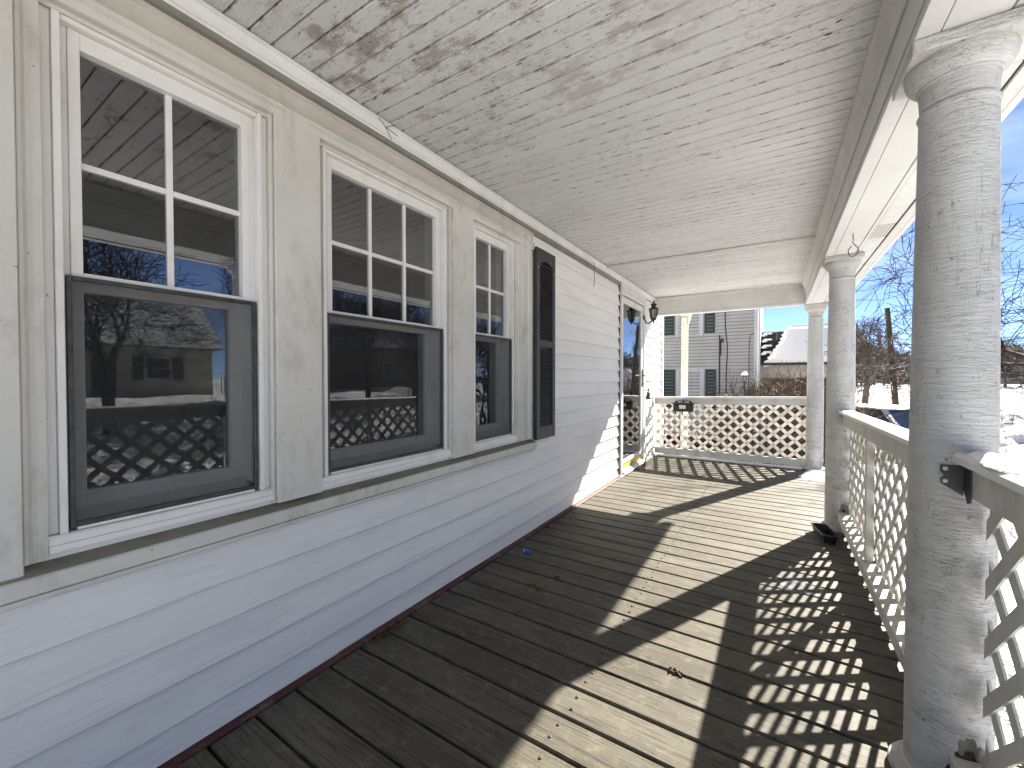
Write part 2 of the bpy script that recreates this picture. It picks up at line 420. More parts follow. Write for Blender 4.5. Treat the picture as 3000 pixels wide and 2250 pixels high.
# ------------------------------------------------------------------ mesh helpers
ORI = {}
class MB:
    def __init__(s):
        s.v, s.f, s.mi = [], [], []
    def add(s, vs, fs, mi=0):
        o = len(s.v)
        s.v += [tuple(v) for v in vs]
        s.f += [tuple(i + o for i in f) for f in fs]
        s.mi += [mi] * len(fs)
        return s
    def box(s, x0, x1, y0, y1, z0, z1, ch=0.0, mi=0):
        if ch <= 0:
            s.add([(x, y, z) for x in (x0, x1) for y in (y0, y1) for z in (z0, z1)],
                  [(0, 1, 3, 2), (4, 6, 7, 5), (0, 4, 5, 1), (2, 3, 7, 6), (0, 2, 6, 4), (1, 5, 7, 3)], mi)
            return s
        ch = min(ch, abs(x1 - x0) * .45, abs(y1 - y0) * .45, abs(z1 - z0) * .45)
        bm = bmesh.new()
        bmesh.ops.create_cube(bm, size=1)
        for v in bm.verts:
            v.co = ((x0 + x1) / 2 + v.co.x * (x1 - x0), (y0 + y1) / 2 + v.co.y * (y1 - y0), (z0 + z1) / 2 + v.co.z * (z1 - z0))
        bmesh.ops.bevel(bm, geom=bm.edges[:], offset=ch, segments=1, affect='EDGES')
        bm.verts.index_update()
        s.add([v.co[:] for v in bm.verts], [[v.index for v in f.verts] for f in bm.faces], mi)
        bm.free()
        return s
    def prism(s, prof, axis, a, b, mi=0, sh=None):
        """prof: closed 2D outline (counter-clockwise seen down the axis); axis x: (y,z), y: (x,z), z: (x,y)."""
        n = len(prof)
        def P(p, t):
            if axis == 'x': q = (t, p[0], p[1])
            elif axis == 'y': q = (p[0], t, p[1])
            else: q = (p[0], p[1], t)
            return sh(q) if sh else q
        vs = [P(p, a) for p in prof] + [P(p, b) for p in prof]
        fs = [(i, (i + 1) % n, (i + 1) % n + n, i + n) for i in range(n)]
        fs += [tuple(range(n - 1, -1, -1)), tuple(range(n, 2 * n))]
        return s.add(vs, fs, mi)
    def lathe(s, prof, c=(0, 0, 0), n=32, mi=0, cap=True):
        vs, fs = [], []
        for r, z in prof:
            for i in range(n):
                a = 2 * math.pi * i / n
                vs.append((c[0] + r * math.cos(a), c[1] + r * math.sin(a), c[2] + z))
        m = len(prof)
        for j in range(m - 1):
            for i in range(n):
                fs.append((j * n + i, j * n + (i + 1) % n, (j + 1) * n + (i + 1) % n, (j + 1) * n + i))
        if cap:
            fs.append(tuple(range(n - 1, -1, -1)))
            fs.append(tuple((m - 1) * n + i for i in range(n)))
        return s.add(vs, fs, mi)
    def tube(s, pts, rad, n=6, mi=0, cap=True):
        pts = [Vector(p) for p in pts]
        if not hasattr(rad, '__len__'):
            rad = [rad] * len(pts)
        vs, fs = [], []
        ref = None
        for i, p in enumerate(pts):
            d = (pts[min(i + 1, len(pts) - 1)] - pts[max(i - 1, 0)])
            d = d.normalized() if d.length > 1e-9 else Vector((0, 0, 1))
            if ref is None:
                ref = d.orthogonal().normalized()
            u = (ref - d * ref.dot(d))
            u = u.normalized() if u.length > 1e-6 else d.orthogonal().normalized()
            ref = u
            v = d.cross(u)
            for j in range(n):
                a = 2 * math.pi * j / n
                vs.append(p + (u * math.cos(a) + v * math.sin(a)) * rad[i])
        for i in range(len(pts) - 1):
            for j in range(n):
                fs.append((i * n + j, i * n + (j + 1) % n, (i + 1) * n + (j + 1) % n, (i + 1) * n + j))
        if cap:
            fs.append(tuple(range(n - 1, -1, -1)))
            fs.append(tuple((len(pts) - 1) * n + j for j in range(n)))
        return s.add(vs, fs, mi)
    def mesh(s, name, mats, org=(0, 0, 0), smooth=False):
        me = bpy.data.meshes.new(name)
        o = Vector(org)
        me.from_pydata([Vector(v) - o for v in s.v], [], s.f)
        for m in (mats if isinstance(mats, (list, tuple)) else [mats]):
            me.materials.append(M[m] if isinstance(m, str) else m)
        if any(s.mi):
            me.polygons.foreach_set('material_index', s.mi)
        bm = bmesh.new()
        bm.from_mesh(me)
        bmesh.ops.recalc_face_normals(bm, faces=bm.faces[:])
        bm.to_mesh(me)
        bm.free()
        if smooth:
            me.polygons.foreach_set('use_smooth', [True] * len(me.polygons))
            try:
                me.set_sharp_from_angle(angle=R(40))
            except Exception:
                pass
        return me
    def build(s, name, mats, parent=None, smooth=False, org=None, kind=None):
        base = ORI.get(parent.name, Vector((0, 0, 0))) if parent else Vector((0, 0, 0))
        o = Vector(org) if org is not None else base
        ob = bpy.data.objects.new(name, s.mesh(name, mats, o, smooth))
        COL.objects.link(ob)
        if parent:
            ob.parent = parent
            ob.location = o - base
        else:
            ob.location = o
        ORI[ob.name] = o
        if kind:
            ob['kind'] = kind
        return ob

def inst(me, name, parent, at):
    """a copy of a piece: shares the mesh data, stands at its own place (world)."""
    ob = bpy.data.objects.new(name, me)
    COL.objects.link(ob)
    base = ORI.get(parent.name, Vector((0, 0, 0))) if parent else Vector((0, 0, 0))
    ob.parent = parent
    ob.location = Vector(at) - base
    ORI[ob.name] = Vector(at)
    return ob

def tag(o, label=None, cat=None, group=None, kind=None):
    if label: o['label'] = label
    if cat: o['category'] = cat
    if group: o['group'] = group
    if kind: o['kind'] = kind
    return o

def empty(name, at=(0, 0, 0), label=None, cat=None, group=None, kind=None):
    o = bpy.data.objects.new(name, None)
    o.empty_display_size = 0.1
    COL.objects.link(o)
    o.location = at
    ORI[o.name] = Vector(at)
    return tag(o, label, cat, group, kind)

W = -1.514          # outer face of the siding butts
CZ = 2.300          # ceiling
XC = 0.415          # column line
YC = (1.6246, 3.9638, 6.3317)

# ------------------------------------------------------------------ terrain
def ground_z(x, y):
    r = math.hypot(max(0, x - 0.6), max(0, y - 6.6))
    z = -0.42 - 0.93 * min(1, r / 9.0)
    if x > 7:                                     # across the street the yards rise
        z += 1.45 * min(1, max(0, (x - 13) / 9.0)) * min(1, max(0, (30 - y) / 10))
    if y > 20:
        z += 0.75 * min(1, (y - 20) / 16.0)
    z += 0.16 * mnoise.noise((x * 0.35, y * 0.35, 0.3)) + 0.05 * mnoise.noise((x * 1.7, y * 1.7, 2.0))
    if 0 < x < 14 and -2 < y < 28:                # trodden, lumpy snow close by
        tr = max(0, mnoise.noise((x * 0.3, y * 0.3, 7)) + 0.45)
        z += tr * (0.28 * mnoise.noise((x * 1.5, y * 1.3, 4.0)) + 0.22 * mnoise.noise((x * 2.9, y * 2.5, 6.0)) - 0.30 * max(0, mnoise.noise((x * 3.6, y * 2.2, 8.0)) - 0.15))
    if 8.3 < x < 13.2:
        z = min(z, -1.36 + (0.75 * min(1, max(0, y - 20) / 16.0)))
    b = math.exp(-((x - 7.6) / 0.8) ** 2) * 0.5 + math.exp(-((x - 13.4) / 1.0) ** 2) * 0.6   # ploughed banks
    z += b * (0.7 + 0.6 * mnoise.noise((x * 0.9, y * 0.8, 9)))
    z += 0.75 * math.exp(-((y - 24.5) / 1.5) ** 2) * (0.7 + 0.8 * mnoise.noise((x * 0.7, y * 0.7, 5)))
    z += 0.22 * math.exp(-((x - 0.95) / 0.35) ** 2) * (1 if y < 6.6 else 0)
    return z
def axis_steps(lo, hi, fine_lo, fine_hi, fine, coarse):
    out, t = [], lo
    while t < hi:
        out.append(t)
        t += fine if fine_lo <= t < fine_hi else coarse * (1 + 0.06 * min(abs(t - fine_lo), abs(t - fine_hi)))
    return out + [hi]
xs = axis_steps(-160, 260, 0, 14, 0.12, 0.9)
ys = axis_steps(-120, 330, -2, 28, 0.13, 0.9)
g = MB()
vs = [(x, y, ground_z(x, y)) for y in ys for x in xs]
nx = len(xs)
fs = [(j * nx + i, j * nx + i + 1, (j + 1) * nx + i + 1, (j + 1) * nx + i) for j in range(len(ys) - 1) for i in range(nx - 1)]
g.add(vs, fs)
tag(g.build("snowy_ground", 'snow', smooth=True), kind='structure')
road = MB()
rx = [8.7 + 0.2 * i for i in range(22)]
ry = [-60 + 0.5 * i for i in range(166)]
vs = [(x, y, max(ground_z(x, y), -1.5) * 0 - 1.22 + (0.75 * min(1, max(0, y - 20) / 16.0)) + 0.13 * mnoise.noise((x * 2.3, y * 0.25, 1)) + 0.12 * mnoise.noise((x * 1.5, y * 1.5, 3))) for y in ry for x in rx]
n = len(rx)
road.add(vs, [(j * n + i, j * n + i + 1, (j + 1) * n + i + 1, (j + 1) * n + i) for j in range(len(ry) - 1) for i in range(n - 1)])
tag(road.build("street", 'road', smooth=True), kind='structure')

# ------------------------------------------------------------------ porch floor
floor = empty("porch_floor", (0, 0, 0), "weathered grey brown deck planks running out from the white siding", None, None, 'structure')
PITCH, GAP = 0.1400, 0.0105
pm = MB()
for_prof = [(-PITCH / 2 + GAP / 2, -0.024), (PITCH / 2 - GAP / 2, -0.024), (PITCH / 2 - GAP / 2, -0.004),
            (PITCH / 2 - GAP / 2 - 0.004, 0.0), (-PITCH / 2 + GAP / 2 + 0.004, 0.0), (-PITCH / 2 + GAP / 2, -0.004)]
pm.prism(for_prof, 'x', -1.478, 0.640)
pmesh = pm.mesh("plank", 'deck')
k0 = int((-1.6 - 0.98) / PITCH)
k = k0
while 0.98 + PITCH * k < 6.42:
    yc = 0.98 + PITCH * k + PITCH / 2
    o = inst(pmesh, "plank", floor, (random.uniform(-0.004, 0.004), yc, random.uniform(-0.0012, 0.0012)))
    k += 1
sub = MB()
for x in (-1.45, -0.57, 0.45):
    sub.box(x - 0.02, x + 0.02, -1.6, 6.4, -0.22, -0.026)
sub.box(-1.49, 0.60, 6.40, 6.43, -0.25, -0.03)
sub.box(0.60, 0.625, -1.6, 6.40, -0.25, -0.03)
sub.box(-1.49, 0.6, -1.6, 6.4, -0.30, -0.24)
sub.build("joists", 'rot', floor)
scr = MB()
kk = k0
while 0.98 + PITCH * kk < 6.38:
    for x in (-0.592, 0.47):
        for t in (0.3, 0.72):
            scr.lathe([(0.0055, -0.002), (0.0055, 0.0028), (0.003, 0.0036)], (x + random.uniform(-0.008, 0.008), 0.98 + PITCH * (kk + t) + random.uniform(-.006, .006), 0), 7)
    kk += 1
scr.build("screw_heads", 'steel', floor, kind='stuff')
tag(MB().box(W - 0.02, -1.481, -1.6, 4.69, -0.006, 0.0065, 0.002).build("red_base_strip", 'red'), kind='structure')

# ------------------------------------------------------------------ house wall
wall = empty("house_wall", (W, 0, 0), "white clapboard house wall along the porch with cream window trim", None, None, 'structure')
def clap(z0, z1, y0, y1, joint=None, name="siding_board"):
    pr = [(W - 0.024, z0 + 0.012), (W - 0.0035, z0), (W, z0 + 0.0035), (W - 0.021, z1 + 0.012), (W - 0.0255, z1 + 0.012)]
    cuts = [y0] + ([joint] if joint and y0 + 0.3 < joint < y1 - 0.3 else []) + [y1]
    for a, b in zip(cuts[:-1], cuts[1:]):
        dx = 0.0035 if a != y0 else 0
        mb = MB().prism([(x - dx, z) for x, z in pr], 'y', a, b + (0.02 if b != y1 else 0))
        mb.build(name, 'siding', wall)
EXP = 0.1247
zs = [0.0065, 0.100]
while zs[-1] + EXP < 2.30:
    zs.append(zs[-1] + EXP)
jts = [1.02, 3.1, 0.95, 2.3, 0.45, 3.6, 2.0, 3.3, 3.9, 3.6, 4.1, 3.5, 3.8, 4.2, 3.4, 3.9, 3.6, 4, 4]
for i in range(len(zs) - 1):
    z0, z1 = zs[i], zs[i + 1]
    if z1 < 0.615:
        clap(z0, min(z1, 0.612), -1.6, 4.690, jts[i])
    elif z0 < 0.60:
        clap(z0, z1, -1.6, 4.690, jts[i])
    else:
        clap(z0, min(z1, 2.20), 2.652, 4.690, jts[i])
    clap(z0, min(z1, 2.23), 5.755, 6.76, None)
bk = MB()
bk.box(W - 0.16, W - 0.025, -1.6, 4.69, -0.3, 0.63)
bk.box(W - 0.16, W - 0.025, 2.652, 4.69, 0.63, 2.066)
bk.box(W - 0.16, W - 0.025, 5.75, 6.76, -1.4, 2.9)
bk.box(W - 0.16, W - 0.03, -1.6, 4.69, 2.07, 2.6)
bk.box(W - 0.16, W - 0.03, 4.69, 5.75, 2.235, 2.6)
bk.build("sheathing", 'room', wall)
# boards between and beside the windows
def post(y0, y1, x, z0, z1, mat='cream', name='casing_board'):
    return MB().box(W - 0.15, x, y0, y1, z0, z1, 0.0025).build(name, mat, wall)
post(0.7925, 0.9665, W + 0.014, 0.697, 2.090)
post(1.7525, 1.938, W + 0.014, 0.697, 2.090)
post(0.7795, 0.7915, W + 0.002, 0.699, 2.088)
post(1.7395, 1.7515, W + 0.002, 0.699, 2.088)
post(-1.6, 0.197, W + 0.020, 0.668, 2.14)
MB().prism([(W - 0.06, 0.1985), (W + 0.012, 0.1985), (W + 0.010, 0.206), (W + 0.001, 0.214), (W - 0.001, 0.222), (W + 0.005, 0.229), (W + 0.004, 0.2385), (W - 0.06, 0.2385)][::-1], 'z', 0.700, 2.09).build("casing_moulding", 'cream', wall)
MB().prism([(W - 0.15, 2.432), (W - 0.012, 2.432), (W - 0.010, 2.452), (W - 0.004, 2.466), (W + 0.010, 2.472), (W + 0.012, 2.497), (W - 0.006, 2.508),
            (W - 0.010, 2.540), (W - 0.004, 2.560), (W + 0.013, 2.568), (W + 0.016, 2.606), (W + 0.004, 2.612), (W + 0.004, 2.651), (W - 0.15, 2.651)][::-1], 'z', 0.700, 2.165).build("casing_moulding", 'cream', wall)
# head casing (one long moulded run) and the frieze, crown over all
hq = [(W - 0.15, 2.068), (W - 0.012, 2.068), (W - 0.010, 2.079), (W + 0.013, 2.080), (W + 0.017, 2.100), (W + 0.014, 2.115), (W + 0.022, 2.121), (W + 0.019, 2.1275), (W - 0.15, 2.1275)]
MB().prism(hq, 'y', -1.6, 2.651).build("head_casing", 'cream', wall)
hp = [(W - 0.15, 2.128), (W + 0.018, 2.128)] + [
      (W + 0.004, 2.134), (W + 0.005, 2.160), (W + 0.010, 2.186), (W + 0.013, 2.188), (W + 0.012, 2.204), (W + 0.002, 2.206), (W - 0.15, 2.206)]
MB().prism(hp, 'y', -1.6, 2.651).build("head_casing", 'headcream', wall)
MB().prism([(W - 0.15, 2.2065), (W + 0.002, 2.2065), (W + 0.003, 2.214), (W + 0.012, 2.217), (W + 0.010, 2.224), (W + 0.001, 2.226), (W + 0.008, 2.242), (W - 0.15, 2.242)], 'y', -1.6, 4.69).build("frieze_board", 'frieze', wall)
MB().prism([(W - 0.02, 2.2425), (W + 0.004, 2.2425), (W + 0.006, 2.252), (W + 0.013, 2.255), (W + 0.017, 2.272), (W + 0.025, 2.285), (W + 0.030, 2.287), (W + 0.030, CZ - 0.001), (W - 0.02, CZ - 0.001)], 'y', -1.6, 6.245).build("crown_moulding", 'crown', wall)
# long window sill
MB().prism([(W - 0.15, 0.705), (W - 0.15, 0.62), (W + 0.020, 0.626), (W + 0.024, 0.630), (W + 0.034, 0.6305), (W + 0.038, 0.634), (W + 0.036, 0.668), (W + 0.032, 0.672), (W - 0.03, 0.697)], 'y', -1.6, 2.652).build("sill_board", ['cream'], wall)
MB().prism([(W - 0.028, 0.6985), (W - 0.028, 0.6965), (W + 0.0285, 0.6744), (W + 0.0285, 0.6764)], 'y', -1.6, 2.650).build("sill_grime", 'sill', wall)
MB().prism([(W - 0.05, 0.626), (W - 0.05, 0.606), (W + 0.010, 0.606), (W + 0.014, 0.610), (W + 0.012, 0.6255)], 'y', -1.6, 2.651).build("sill_apron", 'white', wall)
MB().box(W - 0.02, W + 0.0305, -1.6, 2.65, 0.6262, 0.6296).build("sill_crack", 'frieze', wall)
# corner board at the house end
MB().box(W - 0.16, W + 0.012, 6.762, 6.842, -1.3, 2.6, 0.003).build("corner_board", 'postpaint', wall)
MB().box(W - 0.16, W + 0.02, 5.76, 6.76, -1.4, 0.009).build("foundation_skirt", 'cream', wall)

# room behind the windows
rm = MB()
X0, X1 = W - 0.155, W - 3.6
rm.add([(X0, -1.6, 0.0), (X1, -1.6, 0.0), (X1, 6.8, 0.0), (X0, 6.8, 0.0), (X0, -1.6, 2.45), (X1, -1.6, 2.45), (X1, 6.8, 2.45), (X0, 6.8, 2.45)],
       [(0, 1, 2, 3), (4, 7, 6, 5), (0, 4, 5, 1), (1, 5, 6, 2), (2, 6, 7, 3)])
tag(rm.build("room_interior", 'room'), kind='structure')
fan = empty("ceiling_fan", (W - 1.5, 1.75, 2.45), "dark ceiling fan seen through the first window pane", "ceiling fan")
MB().lathe([(0.02, -0.45), (0.07, -0.43), (0.10, -0.36), (0.10, -0.29), (0.05, -0.25), (0.02, -0.24), (0.02, -0.03), (0.06, -0.02), (0.06, 0)], (W - 1.5, 1.75, 2.45), 14).build("motor", 'fan', fan, True)
for i in range(5):
    a = 2 * math.pi * i / 5 + 0.5
    ca, sa = math.cos(a), math.sin(a)
    b = MB()
    q = [(0.10, -0.035), (0.20, -0.06), (0.60, -0.07), (0.63, 0.0), (0.60, 0.07), (0.20, 0.06), (0.10, 0.035)]
    vs = [(W - 1.5 + u * ca - v * sa, 1.75 + u * sa + v * ca, 2.45 - 0.31 + dz + v * 0.15) for dz in (0, 0.012) for u, v in q]
    m7 = len(q)
    b.add(vs, [tuple(range(m7)), tuple(range(2 * m7 - 1, m7 - 1, -1))] + [(i2, (i2 + 1) % m7, (i2 + 1) % m7 + m7, i2 + m7) for i2 in range(m7)])
    b.build("blade", 'fan', fan)
wd = empty("wardrobe", (W - 0.95, 2.55, 0.0), "brown wooden wardrobe inside the room behind the middle window", "wardrobe")
MB().box(W - 1.2, W - 0.7, 2.1, 2.75, 0, 1.35, 0.01).build("carcass", 'brownwood', wd)
MB().box(W - 0.698, W - 0.68, 2.12, 2.42, 0.06, 1.32, 0.004).build("door", 'brownwood', wd)
MB().box(W - 0.698, W - 0.68, 2.43, 2.73, 0.06, 1.32, 0.004).build("door", 'brownwood', wd)

# ------------------------------------------------------------------ windows
def frame_ring(mb, y0, y1, z0, z1, t, x0, x1, tt=None, tb=None, ch=0.0015):
    """four butted bars: stiles full height, rails between."""
    tt = tt or t
    tb = tb or t
    mb.box(x0, x1, y0, y0 + t, z0, z1, ch)
    mb.box(x0, x1, y1 - t, y1, z0, z1, ch)
    mb.box(x0, x1, y0 + t, y1 - t, z1 - tt, z1, ch)
    mb.box(x0, x1, y0 + t, y1 - t, z0, z0 + tb, ch)
    return mb
def window(a, b, ncol, label, low):
    """a, b: outer edges of the white frame along the wall."""
    t = empty("window", (W, (a + b) / 2, 0.711), label, "window", "windows along the porch wall")
    f = MB()
    f.box(W - 0.14, W - 0.018, a, a + 0.0205, 0.7525, 2.066, 0.0015)                       # flat outer jamb
    f.box(W - 0.14, W - 0.018, b - 0.0205, b, 0.7525, 2.066, 0.0015)
    f.box(W - 0.14, W - 0.006, a + 0.021, a + 0.036, 0.7525, 2.0655, 0.0015)               # proud stop
    f.box(W - 0.14, W - 0.006, b - 0.036, b - 0.021, 0.7525, 2.0655, 0.0015)
    f.box(W - 0.14, W - 0.010, a + 0.0365, b - 0.0365, 2.052, 2.0655, 0.0015)              # head
    f.box(W - 0.14, W - 0.034, a + 0.0365, a + 0.052, 0.78, 2.0515, 0.001)                 # tracks
    f.box(W - 0.14, W - 0.034, b - 0.052, b - 0.0365, 0.78, 2.0515, 0.001)
    f.build("frame", 'vinyl', t)
    s = MB()
    s.prism([(W - 0.14, 0.752), (W - 0.14, 0.714), (W + 0.005, 0.711), (W + 0.009, 0.713), (W + 0.007, 0.7285), (W + 0.001, 0.730), (W - 0.001, 0.7475), (W - 0.006, 0.752)], 'y', a, b)
    s.build("sill", 'vinyl', t)
    # upper sash
    a2, b2 = a + 0.0525, b - 0.0525
    u = frame_ring(MB(), a2, b2, 1.413, 2.0515, 0.023, W - 0.075, W - 0.030, 0.045, 0.012)
    us = u.build("upper_sash", 'vinyl', t)
    ga, gb = a2 + 0.023, b2 - 0.023
    MB().box(W - 0.062, W - 0.056, ga - 0.005, gb + 0.005, 1.4205, 2.010).build("pane", 'glass', us)
    mu = MB()
    wid = (gb - ga) / ncol
    for i in range(1, ncol):
        mu.box(W - 0.068, W - 0.050, ga + wid * i - 0.008, ga + wid * i + 0.008, 1.425, 2.006)
    mu2 = MB()
    for i in range(ncol):
        mu2.box(W - 0.068, W - 0.050, ga + wid * i + (0.0085 if i else 0), ga + wid * (i + 1) - (0.0085 if i < ncol - 1 else 0), 1.705, 1.721)
    mu.build("muntin", 'vinyl', us)
    mu2.build("muntin", 'vinyl', us)
    # lower sash, deeper
    a3, b3 = a + 0.0375, b - 0.0375
    l = frame_ring(MB(), a3 + 0.002, b3 - 0.002, 0.775, 1.43, 0.05, W - 0.135, W - 0.098, 0.045, 0.06)
    ls = l.build("lower_sash", 'vinyl', t)
    MB().box(W - 0.120, W - 0.114, a3 + 0.047, b3 - 0.047, 0.83, 1.39).build("pane", low, ls)
    MB().prism([(W - 0.098, 0.7535), (W - 0.012, 0.7535), (W - 0.012, 0.760), (W - 0.098, 0.792)], 'y', a3 + 0.016, b3 - 0.016).build("inner_sill", 'vinyl', t)
    # insect screen over the lower half
    r = frame_ring(MB(), a + 0.040, b - 0.040, 0.760, 1.412, 0.011, W - 0.024, W - 0.013, 0.012, 0.014)
    sc_ = r.build("screen_frame", 'bracket', t)
    MB().box(W - 0.0195, W - 0.019, a + 0.050, b - 0.050, 0.773, 1.401).build("insect_screen", 'screen', sc_)
    return t
window(0.2395, 0.7790, 2, "wide two-column window next to the camera, first along the porch", 'glasslow')
window(0.9675, 1.7385, 3, "six-pane middle window between the two cream posts", 'glasslow')
window(1.9390, 2.4310, 2, "narrow window beside the black shutter", 'glassold')

# ------------------------------------------------------------------ shutter
sh = empty("shutter", (W + 0.02, 2.81, 0.683), "black louvred shutter on the white siding beside the narrow window", "shutter")
ya, yb, za, zb = 2.660, 2.962, 0.683, 2.108
xf, xb = W + 0.034, W + 0.004
MB().box(xb, xf, ya, ya + 0.047, za, zb, 0.002).build("stile", 'shutter', sh)
MB().box(xb, xf, yb - 0.047, yb, za, zb, 0.002).build("stile", 'shutter', sh)
MB().box(xb, xf - 0.001, ya + 0.047, yb - 0.047, za, 0.772, 0.002).build("rail", 'shutter', sh)
MB().box(xb, xf - 0.001, ya + 0.047, yb - 0.047, 1.378, 1.430, 0.002).build("rail", 'shutter', sh)
arch = [(ya + 0.047, zb), (ya + 0.047, 2.005)]
for i in range(13):
    tt = i / 12
    arch.append((ya + 0.047 + tt * (yb - ya - 0.094), 2.005 + 0.022 * (math.sin(math.pi * tt) ** 2)))
arch += [(yb - 0.047, zb)]
MB().prism(arch[::-1], 'x', xb, xf - 0.001).build("rail", 'shutter', sh)
MB().box(xb - 0.002, xb + 0.004, ya + 0.01, yb - 0.01, za + 0.01, zb - 0.01).build("back_panel", 'blackplastic', sh)
lv = MB()
lv.prism([(xb + 0.006, 0.007), (xf - 0.006, -0.013), (xf - 0.003, -0.011), (xf - 0.008, -0.006), (xb + 0.006, 0.012)], 'y', ya + 0.047, yb - 0.047)
lvm = lv.mesh("slat", 'shutter')
z = 0.785
while z < 2.012:
    if not (1.366 < z < 1.442):
        inst(lvm, "slat", sh, (0, 0, z))
    z += 0.0237
for yy, zz in ((ya + 0.02, 1.96), (yb - 0.02, 1.96), (ya + 0.02, 0.84), (yb - 0.02, 0.84)):
    MB().box(xf, xf + 0.003, yy - 0.004, yy + 0.004, zz - 0.004, zz + 0.004, 0.001).build("screw", 'alu', sh)

# ------------------------------------------------------------------ storm door
dr = empty("storm_door", (W, 5.2, 0.0), "white full-glass storm door with black handle at the porch end", "door")
c = MB()
c.box(W - 0.14, W + 0.016, 4.700, 4.742, 0.012, 2.11, 0.003)
c.box(W - 0.14, W + 0.016, 5.655, 5.735, 0.012, 2.11, 0.003)
c.box(W - 0.14, W + 0.016, 4.700, 5.735, 2.1105, 2.150, 0.003)
c.box(W - 0.14, W + 0.020, 4.700, 5.735, 2.1505, 2.200, 0.003)
c.box(W - 0.14, W + 0.014, 4.700, 5.735, 2.2005, 2.236, 0.003)
c.build("casing", 'white', dr)
MB().box(W - 0.10, W - 0.004, 4.6905, 4.6995, 0.012, 2.236).build("shadow_gap", 'blackplastic', dr)
MB().box(W - 0.10, W - 0.004, 5.7355, 5.753, 0.012, 2.236).build("trim_strip", 'white', dr)
lf = MB()
lf.box(W - 0.030, W + 0.004, 4.745, 4.800, 0.125, 2.095, 0.003)
lf.box(W - 0.030, W + 0.004, 5.565, 5.650, 0.125, 2.095, 0.003)
lf.box(W - 0.030, W + 0.004, 4.800, 5.565, 2.020, 2.095, 0.003)
lf.box(W - 0.030, W + 0.004, 4.800, 5.565, 0.125, 0.165, 0.003)
lf.build("leaf", 'white', dr)
MB().box(W - 0.016, W - 0.010, 4.795, 5.570, 0.160, 2.025).build("pane", 'doorglass', dr)
hd = MB()
hd.box(W + 0.004, W + 0.012, 5.595, 5.622, 1.02, 1.26, 0.003)
hd.tube([(W + 0.010, 5.608, 1.17), (W + 0.055, 5.608, 1.17), (W + 0.060, 5.60, 1.168), (W + 0.060, 5.53, 1.165)], 0.009, 8)
hd.tube([(W + 0.010, 5.608, 1.06), (W + 0.03, 5.608, 1.06)], 0.010, 8)
hd.build("handle", 'black', dr)
for zh in (0.3, 1.1, 1.85):
    MB().box(W - 0.002, W + 0.010, 4.738, 4.748, zh, zh + 0.07, 0.002).build("hinge", 'bracket', dr)
MB().box(W - 0.10, W - 0.012, 4.744, 5.652, 0.052, 0.121, 0.003).build("yellow_sill", 'yellow', dr)
MB().prism([(W - 0.14, 0.05), (W - 0.14, 0.012), (W + 0.055, 0.012), (W + 0.06, 0.022), (W + 0.03, 0.040), (W - 0.02, 0.050)], 'y', 4.744, 5.652).build("threshold", 'alu', dr)
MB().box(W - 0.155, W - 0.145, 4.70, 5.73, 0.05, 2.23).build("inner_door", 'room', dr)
lb = empty("key_lockbox", (W + 0.03, 5.86, 0.86), "small black key lockbox with shackle hanging right of the storm door", "lockbox")
MB().box(W + 0.006, W + 0.045, 5.825, 5.895, 0.845, 0.945, 0.006).build("body", 'black', lb)
MB().tube([(W + 0.025, 5.84, 0.94), (W + 0.025, 5.84, 0.985), (W + 0.025, 5.85, 1.0), (W + 0.025, 5.87, 1.0), (W + 0.025, 5.88, 0.985), (W + 0.025, 5.88, 0.94)], 0.005, 6).build("shackle", 'bracket', lb, True)

# ------------------------------------------------------------------ wall lantern
LX, LY, LZ = -1.375, 5.66, 1.885
ln = empty("wall_lantern", (LX, LY, LZ), "black six-sided coach lantern on the wall by the storm door", "lantern")
def hexring(r, z, a0=0.26):
    return [(LX + r * math.cos(a0 + i * math.pi / 3), LY + r * math.sin(a0 + i * math.pi / 3), LZ + z) for i in range(6)]
cg = MB()
lo_, hi_ = hexring(0.038, 0.045), hexring(0.058, 0.165)
for i in range(6):
    cg.tube([lo_[i], hi_[i]], 0.0045, 5)
    cg.tube([hi_[i], hi_[(i + 1) % 6]], 0.0045, 5)
    cg.tube([lo_[i], lo_[(i + 1) % 6]], 0.0045, 5)
cg.build("cage", 'black', ln)
for i in range(6):
    p = [Vector(lo_[i]), Vector(lo_[(i + 1) % 6]), Vector(hi_[(i + 1) % 6]), Vector(hi_[i])]
    cen = sum(p, Vector()) / 4
    out = Vector((cen.x - LX, cen.y - LY, 0)).normalized() * 0.0015
    q = [v * 0.98 + cen * 0.02 for v in p]
    MB().add([v - out for v in q] + [v + out for v in q], [(0, 1, 2, 3), (7, 6, 5, 4), (0, 4, 5, 1), (1, 5, 6, 2), (2, 6, 7, 3), (3, 7, 4, 0)]).build("pane", 'frosty', ln)
MB().lathe([(0.068, 0.166), (0.066, 0.172), (0.045, 0.188), (0.028, 0.200), (0.024, 0.214), (0.040, 0.222), (0.038, 0.236), (0.018, 0.246), (0.008, 0.252), (0.010, 0.262), (0.003, 0.288)], (LX, LY, LZ), 12).build("roof", 'black', ln, True)
MB().lathe([(0.004, -0.012), (0.012, 0.0), (0.010, 0.012), (0.028, 0.022), (0.040, 0.042)], (LX, LY, LZ), 12).build("base_cup", 'black', ln, True)
MB().tube([(W + 0.01, LY + 0.02, LZ + 0.06), (W + 0.04, LY + 0.02, LZ - 0.005), (W + 0.08, LY + 0.01, LZ - 0.01), (LX - 0.02, LY, LZ + 0.016)], 0.009, 8).build("arm", 'black', ln, True)
bp_ = MB().lathe([(0.045, 0), (0.045, 0.008), (0.03, 0.016)], (0, 0, 0), 16).build("backplate", 'black', ln)
